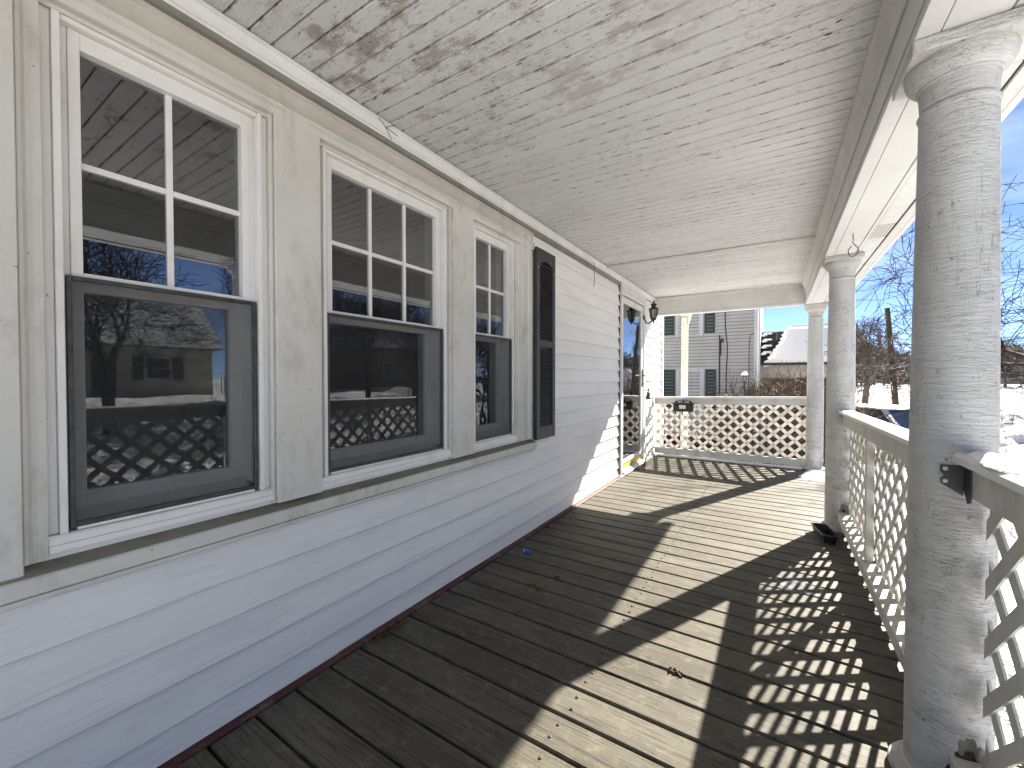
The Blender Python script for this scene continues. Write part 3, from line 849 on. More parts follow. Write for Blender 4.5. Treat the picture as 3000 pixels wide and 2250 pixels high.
bp_.matrix_local = Matrix.Translation(Vector((W + 0.001, LY + 0.02, LZ + 0.07)) - Vector((LX, LY, LZ))) @ Matrix.Rotation(R(90), 4, 'Y') @ Matrix.Translation(Vector((LX, LY, LZ)))

# ------------------------------------------------------------------ ceiling
ceil = empty("porch_ceiling", (0, 0, CZ), "peeling white beadboard porch ceiling with grey mildew blotches", None, None, 'structure')
CP = 0.0747
cm = MB()
hw = CP / 2
cm.prism([(-hw + 0.0024, 0.006), (-hw + 0.0024, 0.014), (hw - 0.0024, 0.014), (hw - 0.0024, 0.006), (hw - 0.0052, 0.0), (-hw + 0.0052, 0.0)][::-1], 'x', -1.53, 0.33)
cmesh = cm.mesh("board", 'ceiling')
kk = int((-1.5 - 0.707) / CP)
while 0.707 + CP * (kk + 1) < 6.30:
    yc = 0.707 + CP * (kk + 0.5)
    o = inst(cmesh, "board", ceil, (0, yc, CZ + random.uniform(-0.0012, 0.0012)))
    o.rotation_euler = (R(random.uniform(-0.5, 0.5)), R(0.35), 0)
    kk += 1
MB().box(-1.53, 0.6, -1.6, 6.35, CZ + 0.026, CZ + 0.05).build("backing", 'rot', ceil)
bt = MB()
bt.prism([(4.170 + 0.016 * math.cos(a), 2.297 - 0.022 * math.sin(a)) for a in [math.pi * i / 8 for i in range(9)]], 'x', -1.484, 0.262)
bt.build("batten", 'beam', ceil, True)

# ------------------------------------------------------------------ beams, soffit, gutter, roof
bm_ = empty("porch_beam", (0.39, 2.5, 2.05), "white painted beam and soffit carried by the porch columns", None, None, 'structure')
MB().box(0.303, 0.473, -1.6, 6.392, 2.056, 2.33, 0.003).build("side_beam", 'beam', bm_)
MB().prism([(0.302, 2.20), (0.296, 2.20), (0.290, 2.212), (0.290, 2.235), (0.284, 2.240), (0.280, 2.262), (0.272, 2.280), (0.264, 2.284), (0.262, 2.305), (0.302, 2.305)], 'y', -1.6, 6.246).build("cove_moulding", 'beam', bm_)
MB().box(0.299, 0.3025, -1.6, 6.246, 2.075, 2.083).build("bead_strip", 'beam', bm_)
MB().box(0.3015, 0.352, -1.6, 6.39, 2.0440, 2.0555, 0.002).build("soffit_strip", 'soffit', bm_)
MB().box(0.354, 0.476, -1.6, 6.39, 2.0455, 2.0555, 0.002).build("soffit_board", 'soffit', bm_)
MB().box(0.4765, 0.4805, -1.6, 6.39, 2.046, 2.0555).build("channel_gap", 'frieze', bm_)
MB().box(0.481, 0.500, -1.6, 6.39, 2.049, 2.060, 0.002).build("channel_strip", 'soffit', bm_)
sp = MB().box(0, 0.088, -0.0712, 0.0712, 0, 0.007, 0.0028).mesh("soffit_panel", 'soffit')
vp_ = MB().box(0, 0.088, -0.0712, 0.0712, 0, 0.007, 0.0028).mesh("soffit_panel", 'vent')
y = -1.5
i = 0
while y < 6.36:
    vent = (3.30 < y < 3.60) or (1.0 < y < 1.40)
    o = inst(vp_ if vent else sp, "soffit_panel", bm_, (0.5005, y, 2.0515))
    y += 0.146
MB().box(0.5905, 0.5955, -1.6, 6.39, 2.046, 2.062).build("channel_gap", 'frieze', bm_)
MB().prism([(0.596, 2.047), (0.632, 2.045), (0.636, 2.049), (0.640, 2.046), (0.664, 2.048), (0.668, 2.054), (0.676, 2.12), (0.69, 2.15), (0.69, 2.17), (0.596, 2.17)], 'y', -1.6, 6.40).build("fascia", 'soffit', bm_)
MB().box(W + 0.001, 0.302, 6.248, 6.355, 2.078, 2.33, 0.003).build("end_beam", 'beam', bm_)
MB().box(W + 0.001, 0.303, 6.240, 6.358, 2.046, 2.0775, 0.003).build("end_beam_trim", 'soffit', bm_)
MB().prism([(6.2475, 2.255), (6.238, 2.257), (6.236, 2.275), (6.228, 2.280), (6.224, 2.300), (6.2475, 2.300)][::-1], 'x', W + 0.031, 0.262).build("end_beam_cove", 'beam', bm_)
for x in (-1.0, -0.55, -0.12):
    MB().tube([(x, 6.30, 2.046), (x, 6.30, 2.028), (x + 0.006, 6.30, 2.022)], 0.0025, 5).build("cup_hook", 'wire', bm_)
rf = MB()
rf.prism([(W - 0.4, 2.95), (W - 0.4, 2.37), (0.55, 2.37), (0.597, 2.19), (0.70, 2.19), (0.70, 2.25)], 'y', -1.6, 6.40)
tag(rf.build("porch_roof", 'shingle'), kind='structure')
hw_ = MB()
hw_.box(W - 8, W - 0.17, -6, 6.82, 2.60, 5.2)
hw_.box(W - 8, W - 3.65, -6, 6.82, -1.5, 2.595)
tag(hw_.build("house_body", 'cream'), kind='structure')
hk = MB()
hx, hy = 0.40, 3.33
hk.tube([(hx, hy, 2.046), (hx, hy, 2.012), (hx + 0.004, hy, 2.004), (hx - 0.004, hy, 1.996), (hx + 0.003, hy, 1.985)] +
        [(hx + 0.002 + 0.024 * math.sin(t) * (1.0 if math.sin(t / 2) > 0.5 else 0.7), hy - 0.01 * math.sin(t), 1.940 + 0.036 * math.cos(t)) for t in [0.4 + 0.42 * j for j in range(14)]], 0.0026, 6)
tag(hk.build("wire_hook", 'wire', None, True, (hx, hy, 2.046)), "bent dark wire loop hanging from the white beam soffit", "hook")
wr = MB()
wr.tube([(W + 0.02, 3.80, 2.262), (W + 0.03, 3.80, 2.24), (W + 0.030, 3.80, 2.16), (W + 0.028, 3.81, 2.11), (W + 0.022, 3.83, 2.07), (W + 0.018, 3.82, 2.035)], 0.0028, 6)
tag(wr.build("loose_wire", 'wire', None, True, (W + 0.02, 3.80, 2.26)), "loose dark wire hanging from the crown moulding over the siding", "wire")
wr = MB()
for dx, dy, dz in ((0.02, 0.05, -0.02), (0.015, 0.02, -0.05), (-0.0, -0.04, 0.02), (0.02, 0.035, 0.018)):
    wr.tube([(W + 0.034, 1.27, 2.268), (W + 0.036 + dx * 0.5, 1.27 + dy * 0.5, 2.268 + dz * 0.6), (W + 0.034 + dx, 1.27 + dy, 2.268 + dz)], 0.0016, 5)
tag(wr.build("dead_spider_web", 'wire', None, True, (W + 0.034, 1.27, 2.268)), "dark tangle of dry web stuck on the crown above the middle window", "web")

# ------------------------------------------------------------------ columns
CLAB = ["thick white column nearest the camera with a rotted hole at its foot", "white porch column with a black planter tray at its foot", "far corner white column at the end railing"]
shaft = []
for i in range(26):
    t = i / 25
    z = 0.035 + t * (1.872 - 0.035)
    r = 0.0885 - 0.0115 * max(0, (t - 0.3) / 0.7) ** 1.5
    shaft.append((r, z))
cap_prof = [(0.0772, 1.872), (0.0805, 1.876), (0.0815, 1.882), (0.0785, 1.8875), (0.068, 1.8885), (0.068, 1.8930), (0.0755, 1.8945), (0.078, 1.935), (0.0795, 1.948), (0.084, 1.951), (0.084, 1.956),
            (0.090, 1.959), (0.099, 1.968), (0.107, 1.983), (0.110, 2.000), (0.108, 2.009)]
base_prof = [(0.117, 0.0), (0.122, 0.008), (0.122, 0.018), (0.116, 0.026), (0.108, 0.0285), (0.104, 0.031), (0.102, 0.040), (0.094, 0.0435), (0.086, 0.045)]
for i, yc in enumerate(YC):
    t = empty("porch_column", (XC, yc, 0), CLAB[i], "column", "white porch columns")
    cc = (XC, yc, 0.001)
    MB().lathe(shaft, cc, 56).build("shaft", 'column', t, True)
    MB().lathe(cap_prof, cc, 56).build("capital", 'column', t, True)
    MB().box(XC - 0.116, XC + 0.116, yc - 0.116, yc + 0.116, 2.009, 2.0435, 0.004).build("abacus", 'column', t)
    MB().lathe(base_prof, cc, 56).build("base", 'column', t, True)

def blob_patch(name, yc, x0, x1, z0, z1, lift, mat, parent, seed, r=0.0885):
    """a ragged patch lying on the shaft, facing the camera side."""
    rr = random.Random(seed)
    mb = MB()
    cx, cz = (x0 + x1) / 2, (z0 + z1) / 2
    ring = []
    p1, p2, p3 = rr.random() * 6, rr.random() * 6, rr.random() * 6
    for j in range(44):
        a = 2 * math.pi * j / 44
        s = 0.92 + 0.10 * math.sin(3 * a + p1) + 0.07 * math.sin(7 * a + p2) + 0.04 * math.sin(13 * a + p3) + 0.05 * rr.random()
        ring.append((cx + (x1 - x0) / 2 * math.cos(a) * s, cz + (z1 - z0) / 2 * math.sin(a) * s))
    def P(x, zq, l):
        x = max(-r * 0.97, min(r * 0.97, x))
        k2 = (r + l) / r
        return (XC + x * k2, yc - math.sqrt(max(1e-6, r * r - x * x)) * k2, zq)
    vs = [P(cx, cz, lift)]
    for f in (0.35, 0.7, 1.0):
        for x, zq in ring:
            vs.append(P(cx + (x - cx) * f, cz + (zq - cz) * f, lift if f < 1 else -0.003))
    fs = [(0, 1 + j, 1 + (j + 1) % 44) for j in range(44)]
    for q in range(2):
        o = 1 + 44 * q
        fs += [(o + j, o + 44 + j, o + 44 + (j + 1) % 44, o + (j + 1) % 44) for j in range(44)]
    return mb.add(vs, fs).build(name, mat, parent, True)
cols = [o for o in bpy.data.objects if o.name.startswith("porch_column")]
cols.sort(key=lambda o: o.location.y)
blob_patch("rot_patch", YC[0], -0.014, 0.066, 0.06, 0.222, 0.0022, 'caulk', cols[0], 3)
blob_patch("rot_hole", YC[0], -0.026, 0.058, 0.030, 0.188, 0.0042, 'rot', cols[0], 5)
blob_patch("rot_patch", YC[1], -0.02, 0.070, 0.05, 0.235, 0.002, 'caulk', cols[1], 8)
blob_patch("rot_hole", YC[1], 0.000, 0.034, 0.04, 0.20, 0.0032, 'rot', cols[1], 9)

# ------------------------------------------------------------------ railings
def clip_poly(poly, u0, u1, v0, v1):
    def cut(ps, f):
        out = []
        for i in range(len(ps)):
            a, b = ps[i], ps[(i + 1) % len(ps)]
            fa, fb = f(a), f(b)
            if fa >= 0:
                out.append(a)
            if fa * fb < 0:
                t = fa / (fa - fb)
                out.append((a[0] + (b[0] - a[0]) * t, a[1] + (b[1] - a[1]) * t))
        return out
    for f in (lambda p: p[0] - u0, lambda p: u1 - p[0], lambda p: p[1] - v0, lambda p: v1 - p[1]):
        poly = cut(poly, f)
        if len(poly) < 3:
            return []
    return poly
LD, SWD, ST = 0.1527, 0.038, 0.006
def lattice(parent, plane, u0, u1, v0, v1, off, outward, hole, mat):
    """two layers of diagonal slats in the plane; hole = centre of one opening."""
    hs_ = SWD / math.sqrt(2)
    for fam, sgn in ((0, 1), (1, -1)):
        base = hole[0] + sgn * hole[1] + LD / 2
        cs = [base + LD * i for i in range(-80, 80)]
        for cst in cs:
            L = 6
            # line u + sgn*v = cst
            d = (1 / math.sqrt(2), -sgn / math.sqrt(2))
            nrm = (1 / math.sqrt(2), sgn / math.sqrt(2))
            p0 = (nrm[0] * cst / math.sqrt(2), nrm[1] * cst / math.sqrt(2))
            q = [(p0[0] + d[0] * a + nrm[0] * b, p0[1] + d[1] * a + nrm[1] * b) for a, b in ((-L, -SWD / 2), (L, -SWD / 2), (L, SWD / 2), (-L, SWD / 2))]
            poly = clip_poly(q, u0, u1, v0, v1)
            if len(poly) < 3:
                continue
            a0 = off + outward * ST * fam
            a1 = a0 + outward * ST * 0.97
            mb = MB()
            if plane == 'xz':
                mb.prism([(p[0], p[1]) for p in poly], 'y', a0, a1)
            else:
                mb.prism([(p[0], p[1]) for p in poly], 'x', a0, a1)
            mb.build("slat", mat, parent)
RX = 0.4375
def side_rail(y0, y1, label, bal, hole, d0=0.0, d1=0.0):
    def tl(q):
        return (q[0], q[1], q[2] + d0 + (d1 - d0) * (q[1] - y0) / (y1 - y0))
    t = empty("lattice_railing", (RX, (y0 + y1) / 2, 0.1), label, "railing", "white lattice railings along the porch edge")
    MB().prism([(RX - 0.0445, 0.893), (RX + 0.0445, 0.893), (RX + 0.0445, 0.909), (RX + 0.034, 0.918), (RX - 0.034, 0.918), (RX - 0.0445, 0.909)], 'y', y0, y1, 0, tl).build("cap_rail", 'cap', t)
    MB().prism([(RX - 0.019, 0.810), (RX - 0.017, 0.808), (RX + 0.017, 0.808), (RX + 0.019, 0.810), (RX + 0.019, 0.8925), (RX - 0.019, 0.8925)], 'y', y0, y1, 0, tl).build("top_rail", 'railwood', t)
    MB().box(RX - 0.038, RX + 0.040, y0, y1, 0.088, 0.150, 0.003).build("bottom_rail", 'railwood', t)
    for b in bal:
        MB().box(RX - 0.019, RX + 0.017, b - 0.019, b + 0.019, 0.1505, 0.806, 0.003).build("baluster", 'railwood', t)
    lattice(t, 'yz', y0 + 0.005, y1 - 0.005, 0.02, 0.86, RX + 0.020, 1, hole, 'latticepaint')
    return t
r1 = side_rail(0.62, YC[0] - 0.083, "lattice railing nearest the camera, running out of the right edge", [0.645], (0.9, 0.4), 0.036, 0.036)  # unseen end stopped short, end post added, to let light onto the wall
r2 = side_rail(YC[0] + 0.083, YC[1] - 0.083, "lattice railing between the near column and the tray column", [2.93], (2.2, 0.42), 0.022, -0.010)
br = empty("rail_bracket", (RX, YC[0] - 0.083, 0.85), "dark metal hanger screwed to the near column under the railing cap", "bracket")
b = MB()
b.prism([(YC[0] - 0.135, 0.919), (YC[0] - 0.135, 0.834), (YC[0] - 0.115, 0.826), (YC[0] - 0.082, 0.869), (YC[0] - 0.082, 0.919)][::-1], 'x', RX - 0.0225, RX - 0.0195)
b.prism([(RX - 0.066, 0.918), (RX - 0.066, 0.900), (RX - 0.058, 0.890), (RX - 0.066, 0.880), (RX - 0.064, 0.868), (RX - 0.0225, 0.840), (RX - 0.0225, 0.920)], 'y', YC[0] - 0.0895, YC[0] - 0.0865)
b.build("plate", 'bracket', br)
for zz in (0.909, 0.876):
    MB().box(RX - 0.062, RX - 0.052, YC[0] - 0.094, YC[0] - 0.0896, zz - 0.005, zz + 0.005, 0.002).build("screw", 'alu', br)

ER = 6.333
t = empty("end_lattice_railing", (-0.6, ER, 0.02), "lattice railing across the far end of the porch with a mailbox on it", "railing")
def tilt(q):
    return (q[0], q[1], q[2] + 0.022 * (q[0] + 0.6) / 0.9)
MB().prism([(ER - 0.046, 0.858), (ER + 0.042, 0.858), (ER + 0.042, 0.876), (ER + 0.034, 0.884), (ER - 0.038, 0.884), (ER - 0.046, 0.876)][::-1], 'x', W + 0.006, 0.330, 0, tilt).build("cap_rail", 'cap', t)
MB().prism([(ER - 0.030, 0.774), (ER + 0.008, 0.774), (ER + 0.008, 0.8575), (ER - 0.030, 0.8575)][::-1], 'x', W + 0.004, 0.332, 0, tilt).build("top_rail", 'railwood', t)
MB().prism([(ER - 0.030, 0.030), (ER + 0.008, 0.030), (ER + 0.008, 0.116), (ER - 0.030, 0.116)][::-1], 'x', W + 0.004, 0.332).build("bottom_rail", 'railwood', t)
lattice(t, 'xz', W + 0.01, 0.335, 0.095, 0.845, ER + 0.009, 1, (-1.468, 0.42), 'lattice')
sl = MB()
sl.prism([(6.215, 0.004), (6.30, 0.004), (6.30, 0.022), (6.22, 0.026), (6.212, 0.018)][::-1], 'x', W + 0.09, 0.285)
tag(sl.build("white_board", 'cap', None, False, (-0.6, 6.25, 0.004)), "loose white board lying on the deck against the end railing", "board")

# ------------------------------------------------------------------ mailbox on the end railing
MY = 6.245
mbx = empty("mailbox", (-1.098, MY, 0.66), "small black mailbox with scroll top hung on the end railing", "mailbox")
MB().box(-1.228, -0.968, MY - 0.05, MY + 0.035, 0.664, 0.770, 0.006).build("body", 'black', mbx)
MB().prism([(MY - 0.058, 0.770), (MY + 0.04, 0.770), (MY + 0.04, 0.786), (MY - 0.02, 0.782), (MY - 0.058, 0.776)][::-1], 'x', -1.243, -0.955).build("lid", 'black', mbx)
scx = MB()
def scroll(x0, s):
    return [(x0 + s * (0.10 - 0.10 * t), MY - 0.01, 0.788 + 0.036 * math.sin(math.pi * t) ** 0.8) for t in [i / 12 for i in range(13)]]
for s in (1, -1):
    scx.tube(scroll(-1.098, s), 0.0045, 6)
    scx.tube([(-1.098 + s * (0.028 + 0.014 * math.cos(a)), MY - 0.01, 0.803 + 0.012 * math.sin(a)) for a in [0.4 * i for i in range(14)]], 0.0035, 5)
    scx.tube([(-1.098 + s * (0.086 + 0.012 * math.cos(a)), MY - 0.01, 0.800 + 0.010 * math.sin(a)) for a in [0.4 * i for i in range(13)]], 0.0035, 5)
    scx.box(-1.098 + s * 0.100 - 0.012, -1.098 + s * 0.100 + 0.012, MY - 0.018, MY, 0.786, 0.812, 0.004)
scx.box(-1.106, -1.090, MY - 0.018, MY, 0.786, 0.840, 0.005)
scx.build("scrollwork", 'black', mbx, True)
MB().box(-1.146, -1.060, MY - 0.0535, MY - 0.0505, 0.704, 0.756, 0.001).build("label_plate", 'paper', mbx)
for x in (-1.195, -1.105, -1.005):
    MB().tube([(x, MY - 0.04, 0.664), (x, MY - 0.055, 0.640), (x, MY - 0.065, 0.626), (x, MY - 0.078, 0.632)], [0.009, 0.008, 0.007, 0.005], 6).build("paper_hook", 'black', mbx, True)

# ------------------------------------------------------------------ small things on the deck
tr_ = empty("planter_tray", (0.304, 3.69, 0.0), "shallow black plastic planter tray at the foot of a column", "tray")
def ringpts(cx, cy, hx_, hy_, z, rot):
    out = []
    for sx, sy in ((-1, -1), (1, -1), (1, 1), (-1, 1)):
        x, y = sx * hx_, sy * hy_
        out.append((cx + x * math.cos(rot) - y * math.sin(rot), cy + x * math.sin(rot) + y * math.cos(rot), z))
    return out
cx, cy, ro = 0.304, 3.690, R(10.7)
lay = [ringpts(cx, cy, 0.034, 0.116, 0.001, ro), ringpts(cx, cy, 0.042, 0.130, 0.052, ro), ringpts(cx, cy, 0.050, 0.139, 0.053, ro), ringpts(cx, cy, 0.050, 0.139, 0.058, ro),
       ringpts(cx, cy, 0.040, 0.128, 0.058, ro), ringpts(cx, cy, 0.032, 0.113, 0.006, ro)]
vs = [p for L in lay for p in L]
fs = [(3, 2, 1, 0), (20, 21, 22, 23)]
for q in range(5):
    fs += [(q * 4 + i, q * 4 + (i + 1) % 4, q * 4 + 4 + (i + 1) % 4, q * 4 + 4 + i) for i in range(4)]
MB().add(vs, fs).build("shell", 'blackplastic', tr_)
MB().add(ringpts(cx, cy, 0.031, 0.112, 0.012, ro) + ringpts(cx, cy, 0.031, 0.112, 0.008, ro), [(0, 1, 2, 3), (7, 6, 5, 4), (0, 4, 5, 1), (1, 5, 6, 2), (2, 6, 7, 3), (3, 7, 4, 0)]).build("soil", 'rot', tr_)
capo = MB()
capo.tube([(-1.372, 2.305, 0.0135), (-1.338, 2.318, 0.0135)], 0.0135, 14)
capo.tube([(-1.378, 2.303, 0.0135), (-1.3725, 2.305, 0.0135)], 0.0115, 14, 1)
tag(capo.build("bottle_cap", ['blue', 'paper'], None, True, (-1.355, 2.31, 0.0)), "small blue plastic cap lying on the deck near the siding", "cap")
def leaf(x, y, s, rot, lab):
    rr = random.Random(int(x * 1000))
    mb = MB()
    outline = [(0, -1), (0.25, -0.6), (0.55, -0.5), (0.4, -0.15), (0.7, 0.1), (0.35, 0.25), (0.3, 0.6), (0, 1), (-0.25, 0.55), (-0.6, 0.35), (-0.35, 0.05), (-0.65, -0.3), (-0.3, -0.5)]
    vs = [(x, y, 0.012 * s / 0.05)]
    for u, v in outline:
        px_, py_ = u * s * math.cos(rot) - v * s * math.sin(rot), u * s * math.sin(rot) + v * s * math.cos(rot)
        vs.append((x + px_, y + py_, 0.004 + rr.random() * 0.010))
    n_ = len(outline)
    top = [(0, 1 + i, 1 + (i + 1) % n_) for i in range(n_)]
    lowv = [(a, b, c - 0.0012) for a, b, c in vs]
    fs = top + [(0 + n_ + 1, n_ + 2 + (i + 1) % n_, n_ + 2 + i) for i in range(n_)] + [(1 + i, n_ + 2 + i, n_ + 2 + (i + 1) % n_, 1 + (i + 1) % n_) for i in range(n_)]
    mb.add(vs + lowv, fs)
    tag(mb.build("dry_leaf", 'leaf', None, False, (x, y, 0.0)), lab, "leaf", "dry leaves on the deck")
leaf(-1.115, 1.955, 0.032, 1.2, "crumpled brown leaf in the shade straight out from the middle window")
leaf(-1.065, 1.935, 0.026, 0.5, "small brown leaf touching the crumpled leaf in the shade")
leaf(-1.043, 2.11, 0.020, 2.2, "tiny brown leaf a plank beyond the crumpled leaf")
leaf(-0.325, 1.680, 0.021, 1.4, "orange brown leaf lying in the sunlit patch by the near column")
leaf(-0.298, 1.674, 0.015, 0.9, "smaller leaf touching the orange brown leaf in the sun")
lp = MB()
rr = random.Random(4)
for i in range(70):
    y = 1.17 + rr.random() * 0.16
    x = -1.478 + rr.random() * 0.05
    z = 0.003 + rr.random() * 0.016
    a, b = rr.random() * 6.28, rr.uniform(-0.8, 0.8)
    s = rr.uniform(0.005, 0.012)
    u = Vector((math.cos(a), math.sin(a), b * 0.5)) * s
    v = Vector((-math.sin(a), math.cos(a), b)) * s * 0.6
    p = Vector((x, y, z + s * 0.5))
    lp.add([p - u, p + v, p + u, p - v], [(0, 1, 2, 3)])
for i in range(150):
    y = rr.uniform(0.3, 4.6)
    x = -1.474 + abs(rr.gauss(0, 0.012))
    a = rr.random() * 6.28
    s = rr.uniform(0.002, 0.006)
    u = Vector((math.cos(a), math.sin(a), 0.2)) * s
    v = Vector((-math.sin(a), math.cos(a), 0.4)) * s * 0.6
    p = Vector((x, y, 0.003 + s * 0.3))
    lp.add([p - u, p + v, p + u, p - v], [(0, 1, 2, 3)])
tag(lp.build("leaf_litter", 'leaf'), "brown leaf crumbs gathered along the foot of the siding", None, None, 'stuff')

def sheet(name, pts, z, th, mat, label, cat, seed, kind=None, dome=0.0):
    """a thin irregular lying patch with thickness."""
    rr = random.Random(seed)
    n_ = len(pts)
    cxx, cyy = sum(p[0] for p in pts) / n_, sum(p[1] for p in pts) / n_
    fine = []
    for i in range(n_):
        a, b = pts[i], pts[(i + 1) % n_]
        for t in (0, 0.33, 0.66):
            fine.append((a[0] + (b[0] - a[0]) * t + rr.uniform(-.012, .012), a[1] + (b[1] - a[1]) * t + rr.uniform(-.012, .012)))
    m_ = len(fine)
    vs = [(cxx, cyy, z + th + dome)]
    for f, hgt in ((0.5, th + dome * 0.8), (0.85, th + dome * 0.35), (1.0, 0)):
        for p in fine:
            vs.append((cxx + (p[0] - cxx) * f, cyy + (p[1] - cyy) * f, z + hgt * (0.7 + 0.6 * rr.random())))
    fs = [(0, 1 + j, 1 + (j + 1) % m_) for j in range(m_)]
    for q in range(2):
        o = 1 + m_ * q
        fs += [(o + j, o + m_ + j, o + m_ + (j + 1) % m_, o + (j + 1) % m_) for j in range(m_)]
    ob = MB().add(vs, fs).build(name, mat, None, True)
    return tag(ob, label, cat, None, kind)
sheet("ice_patch", [(0.02, 2.72), (0.10, 2.83), (0.20, 2.80), (0.25, 2.70), (0.14, 2.66), (0.06, 2.66)], 0.0015, 0.003, 'ice', "thin bluish ice film on the deck in the lattice shade", "ice patch", 2)
sheet("drifted_snow", [(0.24, 5.82), (0.33, 5.62), (0.52, 5.55), (0.64, 5.7), (0.64, 6.15), (0.44, 6.21), (0.34, 6.2)], 0.001, 0.012, 'snowclean', "wedge of drifted snow on the deck at the corner column", None, 3, 'stuff', 0.03)
sheet("drifted_snow", [(0.50, 1.9), (0.56, 1.8), (0.64, 1.85), (0.64, 3.6), (0.57, 3.4), (0.54, 2.6)], 0.001, 0.012, 'snowclean', "thin melting snow strip along the outer deck edge", None, 5, 'stuff', 0.015)
sheet("snow_on_rail", [(RX - 0.03, 1.15), (RX - 0.036, 1.40), (RX - 0.02, 1.535), (RX + 0.03, 1.54), (RX + 0.04, 1.3), (RX + 0.036, 1.1)], 0.9525, 0.006, 'snowclean', "melting crust of snow on the near railing cap", None, 6, 'stuff', 0.010)

# ------------------------------------------------------------------ neighbour house
NY = 15.9
nh = empty("neighbour_house", (-4.0, NY, -1.4), "grey beige clapboard house with dark green shutters beyond the end railing", "house")
NP = 0.1145
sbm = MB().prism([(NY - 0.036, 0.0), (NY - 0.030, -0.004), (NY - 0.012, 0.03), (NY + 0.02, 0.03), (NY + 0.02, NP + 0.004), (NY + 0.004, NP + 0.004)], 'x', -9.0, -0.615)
sbm.box(-9.0, -0.615, NY - 0.0385, NY - 0.0365, -0.003, 0.013, 0, 1)      # dark strip painted in for the shade line under each lap
sbm = sbm.mesh("siding_board", ['neigh', 'lapshade'])
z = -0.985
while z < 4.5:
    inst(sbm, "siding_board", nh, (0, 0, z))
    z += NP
MB().box(-9.0, -0.56, NY + 0.021, NY + 9, -1.5, 6.8).build("wall", 'neigh', nh)
MB().box(-9.0, -0.615, NY - 0.0, NY + 0.0205, 4.6, 6.8).build("upper_wall", 'neigh', nh)
MB().prism([(-9.4, 6.8), (-4.8, 9.6), (-0.2, 6.8)], 'y', NY - 0.4, NY + 9.4).build("roof", 'snowclean', nh)
MB().box(-0.614, -0.50, NY - 0.03, NY + 0.12, -1.0, 6.8, 0.005).build("corner_board", 'soffit', nh)
fb = MB().box(-9, -0.56, NY + 0.01, NY + 0.022, -1.6, -0.985)
fb.build("foundation_joints", 'rot', nh)
bmeshb = MB().box(-0.098, 0.098, NY - 0.006, NY + 0.012, -0.03, 0.03, 0.003).mesh("brick", 'brick')
for row in range(7):
    zz = -1.02 - 0.075 * row
    for i in range(21):
        x = -4.85 + 0.21 * i + (0.105 if row % 2 else 0)
        if x < -0.66:
            inst(bmeshb, "brick", nh, (x, 0, zz))
def far_window(x0, x1, z0, z1, zmid, gx, curt):
    f = MB()
    t_ = 0.10
    f.box(x0, x0 + t_, NY - 0.05, NY + 0.02, z0, z1, 0.006)
    f.box(x1 - t_, x1, NY - 0.05, NY + 0.02, z0, z1, 0.006)
    f.box(x0 + t_, x1 - t_, NY - 0.05, NY + 0.02, z1 - t_, z1, 0.006)
    f.box(x0 - 0.02, x1 + 0.02, NY - 0.075, NY + 0.02, z0 - 0.05, z0, 0.006)
    ob = f.build("window", 'soffit', nh)
    a = x0 + t_
    b_ = x1 - t_
    s_ = MB()
    for za_, zb_, xo in ((z0, zmid, -0.005), (zmid, z1 - t_, 0.0)):
        s_.box(a, a + 0.05, NY - 0.03 + xo, NY + 0.015, za_, zb_, 0.003)
        s_.box(b_ - 0.05, b_, NY - 0.03 + xo, NY + 0.015, za_, zb_, 0.003)
        s_.box(a + 0.05, b_ - 0.05, NY - 0.03 + xo, NY + 0.015, zb_ - 0.045, zb_, 0.003)
        s_.box(a + 0.05, b_ - 0.05, NY - 0.03 + xo, NY + 0.015, za_, za_ + 0.045, 0.003)
    for xm in gx:
        s_.box(xm - 0.012, xm + 0.012, NY - 0.02, NY + 0.0, zmid + 0.045, z1 - t_ - 0.045)
    s_.build("sash", 'soffit', ob)
    MB().box(a + 0.05, b_ - 0.05, NY - 0.004, NY + 0.002, z0 + 0.04, z1 - t_ - 0.04).build("pane", 'glassfar', ob)
    MB().box(a + 0.04, b_ - 0.04, NY + 0.0095, NY + 0.0205, z0 + 0.03, z1 - t_ - 0.03).build("dark_room", 'room', ob)
    for ca, cb, c0, c1 in curt:
        MB().box(ca, cb, NY + 0.004, NY + 0.0085, c0, c1).build("curtain", 'curtain', ob)
far_window(-3.075, -2.160, 2.66, 4.15, 3.42, [], [(-2.62, -2.40, 2.75, 3.35)])
far_window(-3.035, -2.115, -0.12, 1.475, 0.662, [-2.72, -2.43], [(-2.46, -2.35, -0.05, 1.2), (-2.9, -2.8, -0.05, 1.2)])
def far_shutter(x0, x1, z0, z1):
    s_ = MB()
    s_.box(x0, x0 + 0.05, NY - 0.055, NY - 0.01, z0, z1, 0.004)
    s_.box(x1 - 0.05, x1, NY - 0.055, NY - 0.01, z0, z1, 0.004)
    zz = [z0, (z0 + z1) / 2 - 0.04, z1 - 0.07]
    for q in zz:
        s_.box(x0 + 0.05, x1 - 0.05, NY - 0.055, NY - 0.01, q, q + 0.07, 0.004)
    s_.box(x0 + 0.05, x1 - 0.05, NY - 0.038, NY - 0.012, z0 + 0.07, z1 - 0.07)
    s_.build("shutter", 'green', nh)
far_shutter(-3.56, -3.125, 2.69, 4.1)
far_shutter(-2.115, -1.785, 2.69, 4.1)
far_shutter(-3.50, -3.085, -0.03, 1.42)
far_shutter(-2.075, -1.740, -0.03, 1.42)
cb = MB()
cb.tube([(-1.48, NY - 0.03, 4.4), (-1.475, NY - 0.03, 3.3), (-1.46, NY - 0.03, 2.8), (-1.40, NY - 0.03, 2.25), (-1.40, NY - 0.03, 1.9), (-1.43, NY - 0.03, 1.2), (-1.42, NY - 0.03, 0.2), (-1.45, NY - 0.03, -0.9)], 0.018, 6)
